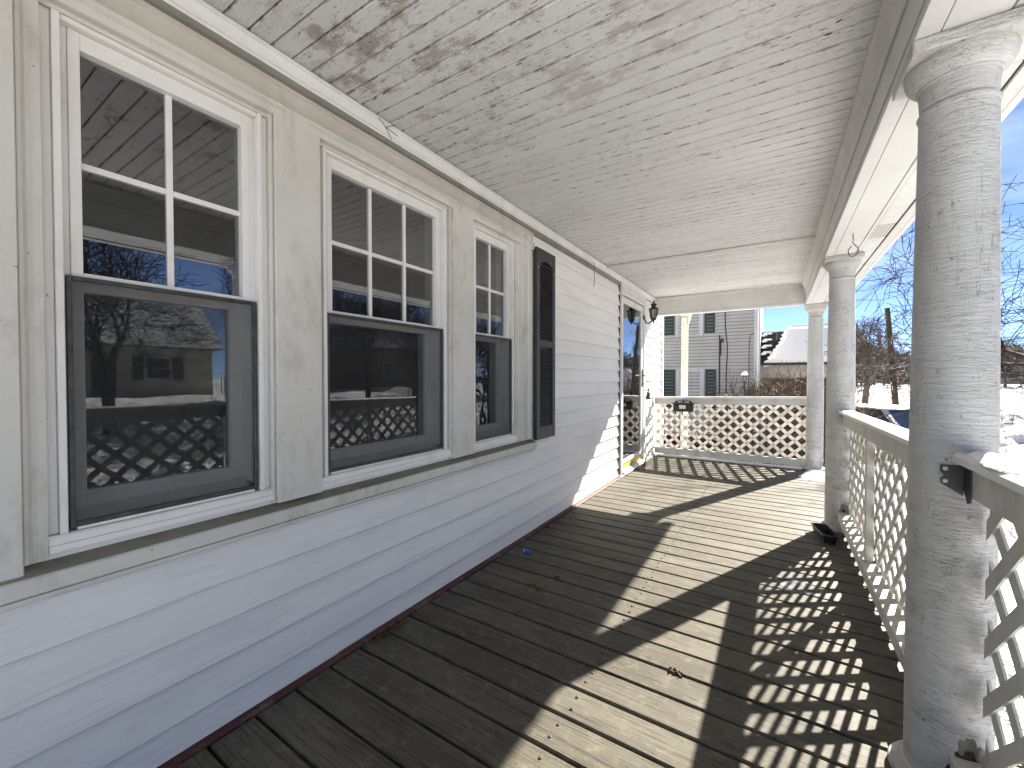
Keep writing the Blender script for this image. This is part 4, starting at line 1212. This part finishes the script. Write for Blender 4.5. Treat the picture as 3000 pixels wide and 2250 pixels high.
cb.tube([(-0.62, NY - 0.04, 2.62), (-0.72, NY - 0.04, 2.55), (-0.75, NY - 0.04, 2.3), (-0.75, NY - 0.04, 1.5), (-0.76, NY - 0.04, -0.5)], 0.010, 5)
cb.build("cable", 'bracket', nh)
cb = MB()
cb.tube([(-1.635, NY - 0.03, -0.9), (-1.63, NY - 0.03, 1.2), (-1.635, NY - 0.03, 2.60)], 0.022, 7)
cb.tube([(-1.60, NY - 0.05, 1.9), (-1.60, NY - 0.05, 2.40), (-1.575, NY - 0.05, 2.47), (-1.54, NY - 0.05, 2.46), (-1.525, NY - 0.05, 2.41), (-1.545, NY - 0.05, 2.36), (-1.59, NY - 0.05, 2.35)], 0.020, 7)
cb.build("conduit", 'black', nh, True)
MB().box(-1.70, -1.54, NY - 0.08, NY - 0.0, -0.47, -0.36, 0.02).build("meter_box", 'alu', nh)
# white downspout at the corner of that house
ds = MB()
ds.box(-0.49, -0.43, NY - 0.09, NY - 0.03, -1.2, 6.5, 0.01)
ds.build("downspout", 'soffit', nh)

# white side-porch post with bracket, beyond the end railing
pp = empty("side_porch_post", (-1.565, 9.0, -1.2), "tall cream white square post standing outside past the end railing", "post")
MB().box(-1.626, -1.512, 8.94, 9.06, -1.3, 2.36, 0.006).build("shaft", 'postpaint', pp)
MB().box(-1.634, -1.504, 8.93, 9.07, 2.155, 2.19, 0.004).build("collar", 'postpaint', pp)
MB().prism([(-1.504, 2.40), (-1.504, 2.20), (-1.49, 2.26), (-1.46, 2.31), (-1.455, 2.40)], 'y', 8.96, 9.04).build("bracket", 'postpaint', pp)
MB().box(-1.65, -1.44, 8.92, 9.08, 2.40, 2.55, 0.01).build("head", 'postpaint', pp)
MB().box(-1.70, -1.43, 8.9, 9.1, -1.35, -1.0, 0.02).build("footing", 'snowclean', pp)

# ------------------------------------------------------------------ low snow-roofed building
ga = empty("low_garage", (4, 22, -1.0), "low building with a thick snow-covered roof beyond the neighbour house", "garage")
MB().box(-2.0, 2.1, 20.25, 24.1, -1.4, 1.70).build("wall", 'neigh', ga)
MB().prism([(20.0, 1.66), (20.0, 1.74), (22.2, 3.21), (24.4, 1.74), (24.4, 1.66), (22.2, 3.09)][::-1], 'x', -2.5, 2.35).build("roof", 'shingle', ga)
for q in range(15):
    yy = 20.06 + 0.142 * q
    zz = 1.785 + 0.668 * 0.142 * q
    rr = random.Random(q)
    MB().prism([(yy, zz), (yy, zz + 0.035), (yy + 0.148, zz + 0.105), (yy + 0.148, zz + 0.09)][::-1], 'x', -2.45, 0.05).build("shingle_course", 'shingle', ga)
sn = MB()
NXs, NYs = 40, 18
rr = random.Random(12)
vs = []
for j in range(NYs + 1):
    yy = 19.97 + j * (22.32 - 19.97) / NYs
    for i in range(NXs + 1):
        e = 0.10 * mnoise.noise((0.3, yy * 2.2, 3)) + 0.05 * (1 if j % 2 else -1) - 0.87 + 0.31 * (yy - 20)
        x0 = e + 0.55
        x = x0 + (2.42 - x0) * (i / NXs)
        hgt = 0.16 * min(1, i / 4.0, (NXs - i) / 3.0) * (1 + 0.3 * mnoise.noise((x * 0.6, yy * 0.6, 1))) * (0.6 if j == 0 else 1)
        if yy > 21.7 and x > 0.3:
            hgt += 0.07 * math.sin((yy - 21.7) * 9)
        vs.append((x, yy, 1.82 + 0.655 * (yy - 20) + hgt))
sn.add(vs, [(j * (NXs + 1) + i, j * (NXs + 1) + i + 1, (j + 1) * (NXs + 1) + i + 1, (j + 1) * (NXs + 1) + i) for j in range(NYs) for i in range(NXs)])
m0 = len(vs)
sn.add([(x, y, z_ - 0.25) for x, y, z_ in vs[:NXs + 1]] + vs[:NXs + 1], [(i, i + 1, NXs + 2 + i, NXs + 1 + i) for i in range(NXs)])
sn.build("roof_snow", 'snowclean', ga, True)
for x, w_ in ((-0.42, 0.10), (-0.30, 0.16), (-0.46, 0.07)):
    for q in range(4):
        yy = 20.4 + q * 0.45 + 0.8 * (x + 0.4)
        zz = 1.80 + 0.668 * (yy - 20)
        MB().box(x - w_, x + w_, yy - 0.10, yy + 0.10, zz + 0.03, zz + 0.12, 0.03).build("snow_clump", 'snowclean', ga)
MB().box(-2.5, 2.35, 19.93, 19.99, 1.64, 1.74, 0.01).build("gutter", 'black', ga)

# brown board fence behind the shrubs
fe = empty("brown_fence", (0.8, 18.0, -1.3), "tall brown board fence behind the bare shrubs", "fence")
fbm = MB().box(-0.075, 0.075, 17.98, 18.01, -1.5, 1.12, 0.006).mesh("fence_board", 'brownfence')
for i in range(17):
    inst(fbm, "fence_board", fe, (-0.42 + 0.158 * i, 0, random.uniform(-0.02, 0.02)))
MB().box(-0.5, 2.2, 18.012, 18.06, 0.6, 0.7).build("fence_rail", 'brownfence', fe)
MB().box(-0.5, 2.2, 18.012, 18.06, -0.8, -0.7).build("fence_rail", 'brownfence', fe)

# ------------------------------------------------------------------ trees
def grow(mb, p, d, ln_, rad, depth, rng, spread=0.55, kids=(2, 3), upb=0.08, minr=0.004, sides=5):
    n_ = 3 if depth > 0 else 2
    pts, rads = [p.copy()], [rad]
    q, dd = p.copy(), d.copy()
    mids = []
    for i in range(n_):
        dd = (dd + Vector((rng.gauss(0, .19), rng.gauss(0, .19), rng.gauss(0, .15) + upb))).normalized()
        q = q + dd * (ln_ / n_)
        pts.append(q.copy())
        rads.append(max(minr, rad * (1 - 0.42 * (i + 1) / n_)))
        mids.append((q.copy(), dd.copy(), rads[-1]))
    mb.tube(pts, rads, sides if depth > 2 else (4 if depth > 0 else 3), 0, False)
    if depth <= 0:
        return
    for i, (mp_, md, mr) in enumerate(mids):
        nk = rng.randint(*kids) if i == n_ - 1 else (1 if rng.random() < 0.8 else 2)
        for _ in range(nk):
            ax = md.orthogonal().normalized()
            ax.rotate(Matrix.Rotation(rng.uniform(0, 6.283), 3, md))
            nd = md.copy()
            nd.rotate(Matrix.Rotation(rng.uniform(0.45, 1.25) * spread * 1.3, 3, ax))
            grow(mb, mp_, nd.normalized(), ln_ * rng.uniform(0.60, 0.84), max(minr, mr * rng.uniform(0.55, 0.8)), depth - 1, rng, spread, kids, upb, minr, sides)
def tree_mesh(seed, h, r, depth, mat, spread=0.6, lean=(0, 0), minr=0.004, upb=0.08, trunk=0.30, kids=(2, 3)):
    rng = random.Random(seed)
    tk, cr = MB(), MB()
    pts, rads = [], []
    d = Vector((lean[0], lean[1], 1)).normalized()
    q = Vector((0, 0, -0.3))
    n_ = 6
    for i in range(n_ + 1):
        pts.append(q.copy())
        rads.append(r * (1.35 if i == 0 else 1.0 - 0.3 * i / n_))
        q = q + (d + Vector((rng.gauss(0, .05), rng.gauss(0, .05), 0))) * ((h * trunk + 0.3) / n_)
    tk.tube(pts, rads, 9)
    top = pts[-1]
    for i in range(4):
        a = i * 1.57 + rng.uniform(-.5, .5)
        e = rng.uniform(0.35, 1.0)
        nd = Vector((math.cos(a) * math.sin(e), math.sin(a) * math.sin(e), math.cos(e))) + Vector((lean[0], lean[1], 0)) * 0.6
        st = pts[-1 - (i % 2)] if i else top
        grow(cr, st, nd.normalized(), h * 0.25, r * rng.uniform(0.5, 0.7), depth, rng, spread, kids, upb, minr)
    return tk.mesh("trunk", mat, smooth=True), cr.mesh("crown", mat, smooth=True)
def place_tree(ms, at, rz, sc, label, group=None, name="bare_tree"):
    t_ = empty(name, at, label, "tree", group)
    t_.rotation_euler = (0, 0, rz)
    t_.scale = (sc, sc, sc)
    for nm, me in zip(("trunk", "crown"), ms):
        o = bpy.data.objects.new(nm, me)
        COL.objects.link(o)
        o.parent = t_
    return t_
TA = tree_mesh(11, 6.4, 0.17, 5, 'bark', 0.75, (0.10, 0.0), 0.010, 0.03, 0.26, (1, 2))
TB = tree_mesh(23, 9.0, 0.20, 5, 'barkdark', 0.62, (0, 0), 0.008, 0.04, 0.28, (1, 2))
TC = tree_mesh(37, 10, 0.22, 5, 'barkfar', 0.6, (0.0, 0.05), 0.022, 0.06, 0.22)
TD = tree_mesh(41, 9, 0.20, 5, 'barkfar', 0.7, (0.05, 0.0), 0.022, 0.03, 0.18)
TE = tree_mesh(53, 8.5, 0.16, 5, 'barkdark', 0.8, (-0.22, -0.02), 0.0050, 0.0, 0.24, (1, 2))
gz = lambda x, y, dz=0: (x, y, ground_z(x, y) + dz)
place_tree(TA, gz(4.15, 30.0), 0.3, 1.05, "snow-dusted spreading tree left of the leaning utility pole")
place_tree(TE, gz(6.3, 12.6), 0.15, 1.0, "near bare tree whose twigs cross the sky right of the near column")
place_tree(TE, gz(6.9, 15.2), 2.6, 0.9, "low bare tree with drooping twigs over the snow at the right edge")
WG = "bare trees in the far wood"
rw = random.Random(31)
for i in range(22):
    y = rw.uniform(95, 165)
    x = y * math.tan(R(4.5 + 17.5 * (i + rw.random()) / 22))
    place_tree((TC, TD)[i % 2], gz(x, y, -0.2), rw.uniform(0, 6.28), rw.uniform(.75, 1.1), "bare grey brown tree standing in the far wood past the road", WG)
# a dense far thicket reading as one mass
th = MB()
rng = random.Random(77)
for i in range(4200):
    x, y = rng.uniform(-10, 110), rng.uniform(150, 185)
    z0 = ground_z(x, y)
    hh = rng.uniform(1.5, 6.0)
    p = Vector((x, y, z0))
    d1 = Vector((rng.gauss(0, .5), rng.gauss(0, .3), 1)).normalized()
    q = p + d1 * hh * 0.6
    e = q + (d1 + Vector((rng.gauss(0, .5), rng.gauss(0, .3), 0))).normalized() * hh * 0.5
    th.tube([p, q, e], [0.09, 0.06, 0.02], 3, 0, False)
    for _ in range(3):
        b1 = p.lerp(q, rng.uniform(.3, 1))
        th.tube([b1, b1 + Vector((rng.gauss(0, .6), rng.gauss(0, .4), rng.uniform(.2, 1.0)))], [0.045, 0.015], 3, 0, False)
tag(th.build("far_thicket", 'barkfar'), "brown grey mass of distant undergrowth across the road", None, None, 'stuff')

# shrubs beyond the end railing
def shrub_mesh(seed, h, n_, depth, mat):
    rng = random.Random(seed)
    mb = MB()
    for i in range(n_):
        a, e = rng.uniform(0, 6.283), rng.uniform(0.05, 0.75)
        d = Vector((math.cos(a) * math.sin(e), math.sin(a) * math.sin(e), math.cos(e)))
        grow(mb, Vector((rng.gauss(0, .12), rng.gauss(0, .12), -0.1)), d, h * rng.uniform(.35, .5), 0.020, depth, rng, 0.6, (2, 3), 0.05, 0.0045, 5)
    return mb.mesh("branches", mat, smooth=True)
SA = shrub_mesh(5, 2.3, 9, 3, 'shrubtwig')
SB = shrub_mesh(8, 2.5, 10, 3, 'shrubtwig')
SD = shrub_mesh(15, 2.4, 7, 3, 'barkdark')
SHG = "bare brown shrubs in front of the fence"
SHL = ["bare brown shrub just right of the grey house corner board", "tall bare shrub in the middle of the row before the brown fence", "bare shrub closest to the corner porch column",
       "rear bare shrub behind the one at the grey house corner", "tallest rear shrub against the brown fence boards", "bare shrub overlapping the grey house wall and its downspout", "low front shrub seen through the right half of the end lattice"]
for i, (x, y, rz, s, me) in enumerate([(0.0, 14.2, 0.2, 1.0, SA), (0.75, 14.6, 1.7, 1.08, SB), (1.35, 14.0, 3.0, .9, SA), (0.35, 15.8, 4.0, 1.1, SB), (1.15, 16.2, 5.2, 1.12, SA), (-0.35, 15.2, 2.4, 0.95, SB), (0.9, 13.2, 0.9, .85, SA)]):
    s_ = empty("bare_shrub", (x, y, -1.35), SHL[i], "shrub", SHG)
    o = bpy.data.objects.new("branches", me)
    COL.objects.link(o)
    o.parent = s_
    s_.rotation_euler = (0, 0, rz)
    s_.scale = (s, s, s)
s_ = empty("dark_shrub", (-0.15, 11.6, -1.25), "dark bare bush with snowy stems holding the snow-capped lantern", "shrub")
o = bpy.data.objects.new("branches", SD)
COL.objects.link(o)
o.parent = s_
s_.rotation_euler = (0, 0, 1.0)
bf = empty("garden_lantern", (-0.607, 11.0, 0.6), "small dark garden lantern wearing a round cap of snow", "garden lantern")
MB().lathe([(0.0, 0.09), (0.03, 0.085), (0.062, 0.055), (0.075, 0.015), (0.070, 0.0)][::-1], (-0.607, 11.0, 1.195), 14).build("snow_cap", 'snowclean', bf, True)
lf_ = MB()
lf_.box(-0.66, -0.555, 10.95, 11.05, 1.165, 1.19, 0.004)
for sx in (-1, 1):
    for sy in (-1, 1):
        lf_.tube([(-0.607 + sx * 0.035, 11 + sy * 0.035, 1.17), (-0.607 + sx * 0.03, 11 + sy * 0.03, 1.06)], 0.006, 5)
lf_.box(-0.645, -0.57, 10.962, 11.038, 1.03, 1.06, 0.004)
lf_.build("cage", 'black', bf)
MB().tube([(-0.607, 11, 1.03), (-0.60, 11, 0.2), (-0.59, 11, -1.4)], 0.014, 6).build("stake", 'black', bf)

# dry stalks poking through the snow
stk = MB()
rng = random.Random(99)
for i in range(900):
    x, y = rng.uniform(1.5, 8.2), rng.uniform(4, 26)
    if mnoise.noise((x * 0.5, y * 0.5, 21)) < 0.12:
        continue
    z0 = ground_z(x, y)
    for _ in range(3):
        hh = rng.uniform(0.10, 0.40)
        p = Vector((x + rng.gauss(0, .06), y + rng.gauss(0, .06), z0 - 0.03))
        q = p + Vector((rng.gauss(0, .06), rng.gauss(0, .06), hh))
        stk.tube([p, p.lerp(q, .6) + Vector((0.01, 0, 0)), q], [0.006, 0.005, 0.002], 3, 0, False)
tag(stk.build("weed_stalks", 'shrubtwig'), "dry brown weed stalks poking through the snow", None, None, 'stuff')

# utility pole, wires, street things
pl = empty("utility_pole", (5.2, 28, -0.9), "dark leaning utility pole beside the snow-dusted tree", "utility pole")
MB().tube([(5.215, 28, -1.4), (4.755, 28, 4.66)], [0.145, 0.105], 10).build("shaft", 'pole', pl, True)
wb = empty("white_shed", (9.35, 41, -0.6), "pale narrow shed standing at the edge of the far wood", "shed")
MB().box(9.05, 10.4, 40.5, 42.5, -1.0, 1.55).build("wall", 'soffit', wb)
MB().prism([(8.95, 1.55), (9.7, 2.1), (10.5, 1.55)], 'y', 40.4, 42.6).build("roof", 'snowclean', wb)

def car(at, rz, label, paint, nm="parked_car"):
    t_ = empty(nm, at, label, "car")
    def B(mb, name, mat, smooth=False):
        ob = bpy.data.objects.new(name, mb.mesh(name, mat, (0, 0, 0), smooth))
        COL.objects.link(ob)
        ob.parent = t_
        return ob
    # stations along the length (x = forward), half width per height
    st = [(-2.15, .55, .35, .72), (-2.05, .80, .30, .95), (-1.6, .86, .28, 1.02), (-0.7, .88, .27, .98), (0.6, .88, .27, .95), (1.0, .87, .28, .92), (1.7, .84, .30, .84), (2.05, .74, .33, .72), (2.18, .5, .38, .6)]
    mb = MB()
    rings = []
    for x, hwid, zlo, zhi in st:
        ring = [(hwid * .86, zlo), (hwid, zlo + .14), (hwid * 1.0, (zlo + zhi) / 2 + .05), (hwid * .95, zhi - .05), (hwid * .82, zhi), (-hwid * .82, zhi), (-hwid * .95, zhi - .05), (-hwid, (zlo + zhi) / 2 + .05), (-hwid, zlo + .14), (-hwid * .86, zlo)]
        rings.append([(x, y, z_) for y, z_ in ring])
    vs = [p for r_ in rings for p in r_]
    m_ = 10
    fs = [(i * m_ + j, i * m_ + (j + 1) % m_, (i + 1) * m_ + (j + 1) % m_, (i + 1) * m_ + j) for i in range(len(st) - 1) for j in range(m_)]
    fs += [tuple(range(m_ - 1, -1, -1)), tuple((len(st) - 1) * m_ + j for j in range(m_))]
    mb.add(vs, fs)
    B(mb, "body", paint, True)
    # cabin: posts and roof as one shell, glass panels set proud of it
    base = [(-1.85, .74), (1.02, .76)]
    roof = [(-1.35, .60), (0.22, .62)]
    zb_, zr = 0.90, 1.46
    cv = []
    for (x, hwid), zz in ((base[0], zb_), (base[1], zb_ - .02), (roof[1], zr), (roof[0], zr - .03)):
        cv += [(x, hwid, zz), (x, -hwid, zz)]
    B(MB().add(cv, [(0, 2, 4, 6), (1, 7, 5, 3), (2, 3, 5, 4), (4, 5, 7, 6), (6, 7, 1, 0), (0, 1, 3, 2)]), "cabin", paint)
    V = lambda i: Vector(cv[i])
    def panel(a, b, c_, d_, off, name="window"):
        P4 = [V(a), V(b), V(c_), V(d_)]
        cen = sum(P4, Vector()) / 4
        nrm = (P4[1] - P4[0]).cross(P4[3] - P4[0]).normalized()
        if nrm.dot(cen - Vector((-.4, 0, 1.1))) < 0:
            nrm = -nrm
        q = [cen + (p - cen) * 0.86 + nrm * off for p in P4]
        r2 = [p - nrm * 0.02 for p in q]
        B(MB().add(q + r2, [(0, 1, 2, 3), (7, 6, 5, 4), (0, 4, 5, 1), (1, 5, 6, 2), (2, 6, 7, 3), (3, 7, 4, 0)]), name, 'carglass')
    panel(2, 3, 5, 4, 0.006, "windscreen")
    panel(0, 1, 7, 6, 0.006, "rear_window")
    panel(0, 2, 4, 6, 0.006)
    panel(1, 3, 5, 7, 0.006)
    for s in (1, -1):
        pa, pb_ = V(0 if s > 0 else 1).lerp(V(2 if s > 0 else 3), .52), V(6 if s > 0 else 7).lerp(V(4 if s > 0 else 5), .5)
        B(MB().tube([pa + Vector((0, s * .012, 0)), pb_ + Vector((0, s * .012, 0))], 0.035, 6), "pillar", paint)
    for x in (-1.38, 1.35):
        for s in (1, -1):
            wv_ = MB()
            wv_.tube([(x, s * .66, .32), (x, s * .885, .32)], 0.32, 18)
            wo = B(wv_, "wheel", 'tyre', True)
            rmb = MB().tube([(x, s * .87, .32), (x, s * .895, .32)], 0.20, 14)
            ro_ = bpy.data.objects.new("rim", rmb.mesh("rim", 'rim'))
            COL.objects.link(ro_)
            ro_.parent = wo
    for s in (1, -1):
        B(MB().box(1.98, 2.13, s * .5 - .14, s * .5 + .14, .60, .72, .03), "headlight", 'paper')
        B(MB().box(.72, .86, s * .93 - .07, s * .93 + .07, .92, 1.03, .03), "mirror", paint)
    # snow lying on roof and bonnet
    sn_ = MB()
    gx, gy = 8, 6
    vs = [(-1.38 + 1.66 * i / gx, -.62 + 1.24 * j / gy, 1.435 + (0.10 if 0 < i < gx and 0 < j < gy else 0.02) + 0.03 * mnoise.noise((i * .9 + at[0], j * .9, 2))) for i in range(gx + 1) for j in range(gy + 1)]
    sn_.add(vs, [(i * (gy + 1) + j, (i + 1) * (gy + 1) + j, (i + 1) * (gy + 1) + j + 1, i * (gy + 1) + j + 1) for i in range(gx) for j in range(gy)])
    B(sn_, "roof_snow", 'snowclean', True)
    sn_ = MB()
    vs = [(1.10 + 0.85 * i / gx, -.66 + 1.32 * j / gy, .925 - .13 * (i / gx) ** 1.5 + (0.07 if 0 < i < gx and 0 < j < gy else -0.03)) for i in range(gx + 1) for j in range(gy + 1)]
    sn_.add(vs, [(i * (gy + 1) + j, (i + 1) * (gy + 1) + j, (i + 1) * (gy + 1) + j + 1, i * (gy + 1) + j + 1) for i in range(gx) for j in range(gy)])
    B(sn_, "bonnet_snow", 'snowclean', True)
    t_.rotation_euler = (0, 0, rz)
    return t_
car((3.3, 17.6, -1.30), R(-62), "pale blue grey parked car with snow on its roof, seen behind the railing", 'carpaint')

# ------------------------------------------------------------------ across the street (seen in the window panes)
yh = empty("yellow_cape_house", (27, 7.5, 0.1), "pale yellow one-storey house with snowy roof mirrored in the first window", "house")
hx0 = 25.2
MB().box(hx0, hx0 + 8, 1.5, 11.2, -0.6, 2.9).build("wall", 'yellowhouse', yh)
for i in range(17):
    MB().prism([(hx0 - 0.004, -0.10 + i * 0.17), (hx0 - 0.030, -0.10 + i * 0.17), (hx0 - 0.010, 0.07 + i * 0.17), (hx0 - 0.004, 0.07 + i * 0.17)], 'y', 1.5, 11.2).build("siding_board", 'yellowhouse', yh)
MB().prism([(hx0 - 0.45, 2.78), (hx0 + 4, 6.6), (hx0 + 8.45, 2.78)], 'y', 1.1, 11.6).build("roof", 'shingle', yh)
MB().prism([(hx0 - 0.48, 2.86), (hx0 - 0.48, 2.80), (hx0 + 3.9, 6.60), (hx0 + 3.9, 6.80)], 'y', 1.0, 11.65).build("roof_snow", 'snow', yh)
w1_ = MB()
w1_.box(hx0 - 0.07, hx0 + 0.01, 8.05, 8.15, 0.95, 2.25)
w1_.box(hx0 - 0.07, hx0 + 0.01, 9.15, 9.25, 0.95, 2.25)
w1_.box(hx0 - 0.07, hx0 + 0.01, 8.15, 9.15, 2.15, 2.25)
w1_.box(hx0 - 0.07, hx0 + 0.01, 8.15, 9.15, 0.95, 1.05)
wo = w1_.build("window", 'soffit', yh)
MB().box(hx0 - 0.045, hx0 - 0.035, 8.15, 9.15, 1.05, 2.15).build("pane", 'carglass', wo)
MB().box(hx0 - 0.06, hx0 - 0.034, 8.15, 9.15, 1.57, 1.63).build("sash_bar", 'soffit', wo)
MB().box(hx0 - 0.08, hx0 - 0.033, 7.55, 8.0, 0.95, 2.25, 0.01).build("shutter", 'shutter', yh)
MB().box(hx0 - 0.08, hx0 - 0.033, 9.30, 9.75, 0.95, 2.25, 0.01).build("shutter", 'shutter', yh)
MB().box(hx0 - 0.10, hx0 - 0.033, 6.0, 6.9, 0.2, 2.2, 0.01).build("door", 'room', yh)
MB().box(hx0 - 0.13, hx0 - 0.101, 6.2, 6.7, 1.1, 1.7).build("door_pane", 'carglass', yh)
yh2 = empty("brown_gable_house", (28, 27, 0.1), "dark gabled house with snowy roof mirrored in the middle window", "house")
MB().box(27, 35, 23, 31, -0.6, 4.0).build("wall", 'brownfence', yh2)
MB().prism([(22.6, 3.9), (27, 7.2), (31.4, 3.9)], 'x', 26.6, 35.4).build("roof", 'snowclean', yh2)
MB().box(26.92, 27.0, 25.5, 26.6, 1.0, 2.6, 0.01).build("window", 'soffit', yh2)
MB().box(26.89, 26.915, 25.6, 26.5, 1.1, 2.5).build("window_pane", 'carglass', yh2)
OG = "street trees across the road"
OL = ["forked dark tree mirrored in front of the yellow house", "tall dark tree mirrored beside the yellow house eave", "dark street tree mirrored between the two houses", "dark street tree mirrored before the gabled house",
      "far street tree mirrored behind the gabled house", "street tree mirrored left of the yellow house"]
for i, (x, y, rz, s, ms) in enumerate([(16.5, 4.6, 1.2, 1.05, TB), (20.5, 11.6, 3.9, 1.2, TB), (18.0, 16.8, 0.6, 1.0, TB), (20.0, 22.5, 2.2, 1.1, TB), (24.5, 33, 5.0, 1.1, TB), (19.5, -1.5, 2.8, 1.1, TB)]):
    place_tree(ms, gz(x, y, -0.1), rz, s, OL[i], OG, "street_tree")
pf = empty("picket_fence", (27, 14.5, 0.0), "pale picket fence mirrored behind the tree by the yellow house", "fence")
pk = MB().box(25.5, 25.53, -0.04, 0.04, -0.5, 0.95, 0.008).mesh("picket", 'soffit')
for i in range(36):
    inst(pk, "picket", pf, (0, 11.8 + 0.16 * i, ground_z(25.5, 11.8 + .16 * i) + 0.2))
uw = MB()
for zz, xx in ((6.4, 15.0), (6.0, 15.0), (5.3, 15.2)):
    pts = [(xx, -40 + 6 * i, zz + 0.9 * ((i % 8 - 4) / 4.0) ** 2) for i in range(17)]
    uw.tube(pts, 0.022, 4)
tag(uw.build("overhead_wires", 'black', None, False, (15, 0, 6)), "sagging overhead wires along the far side of the street", "wires")
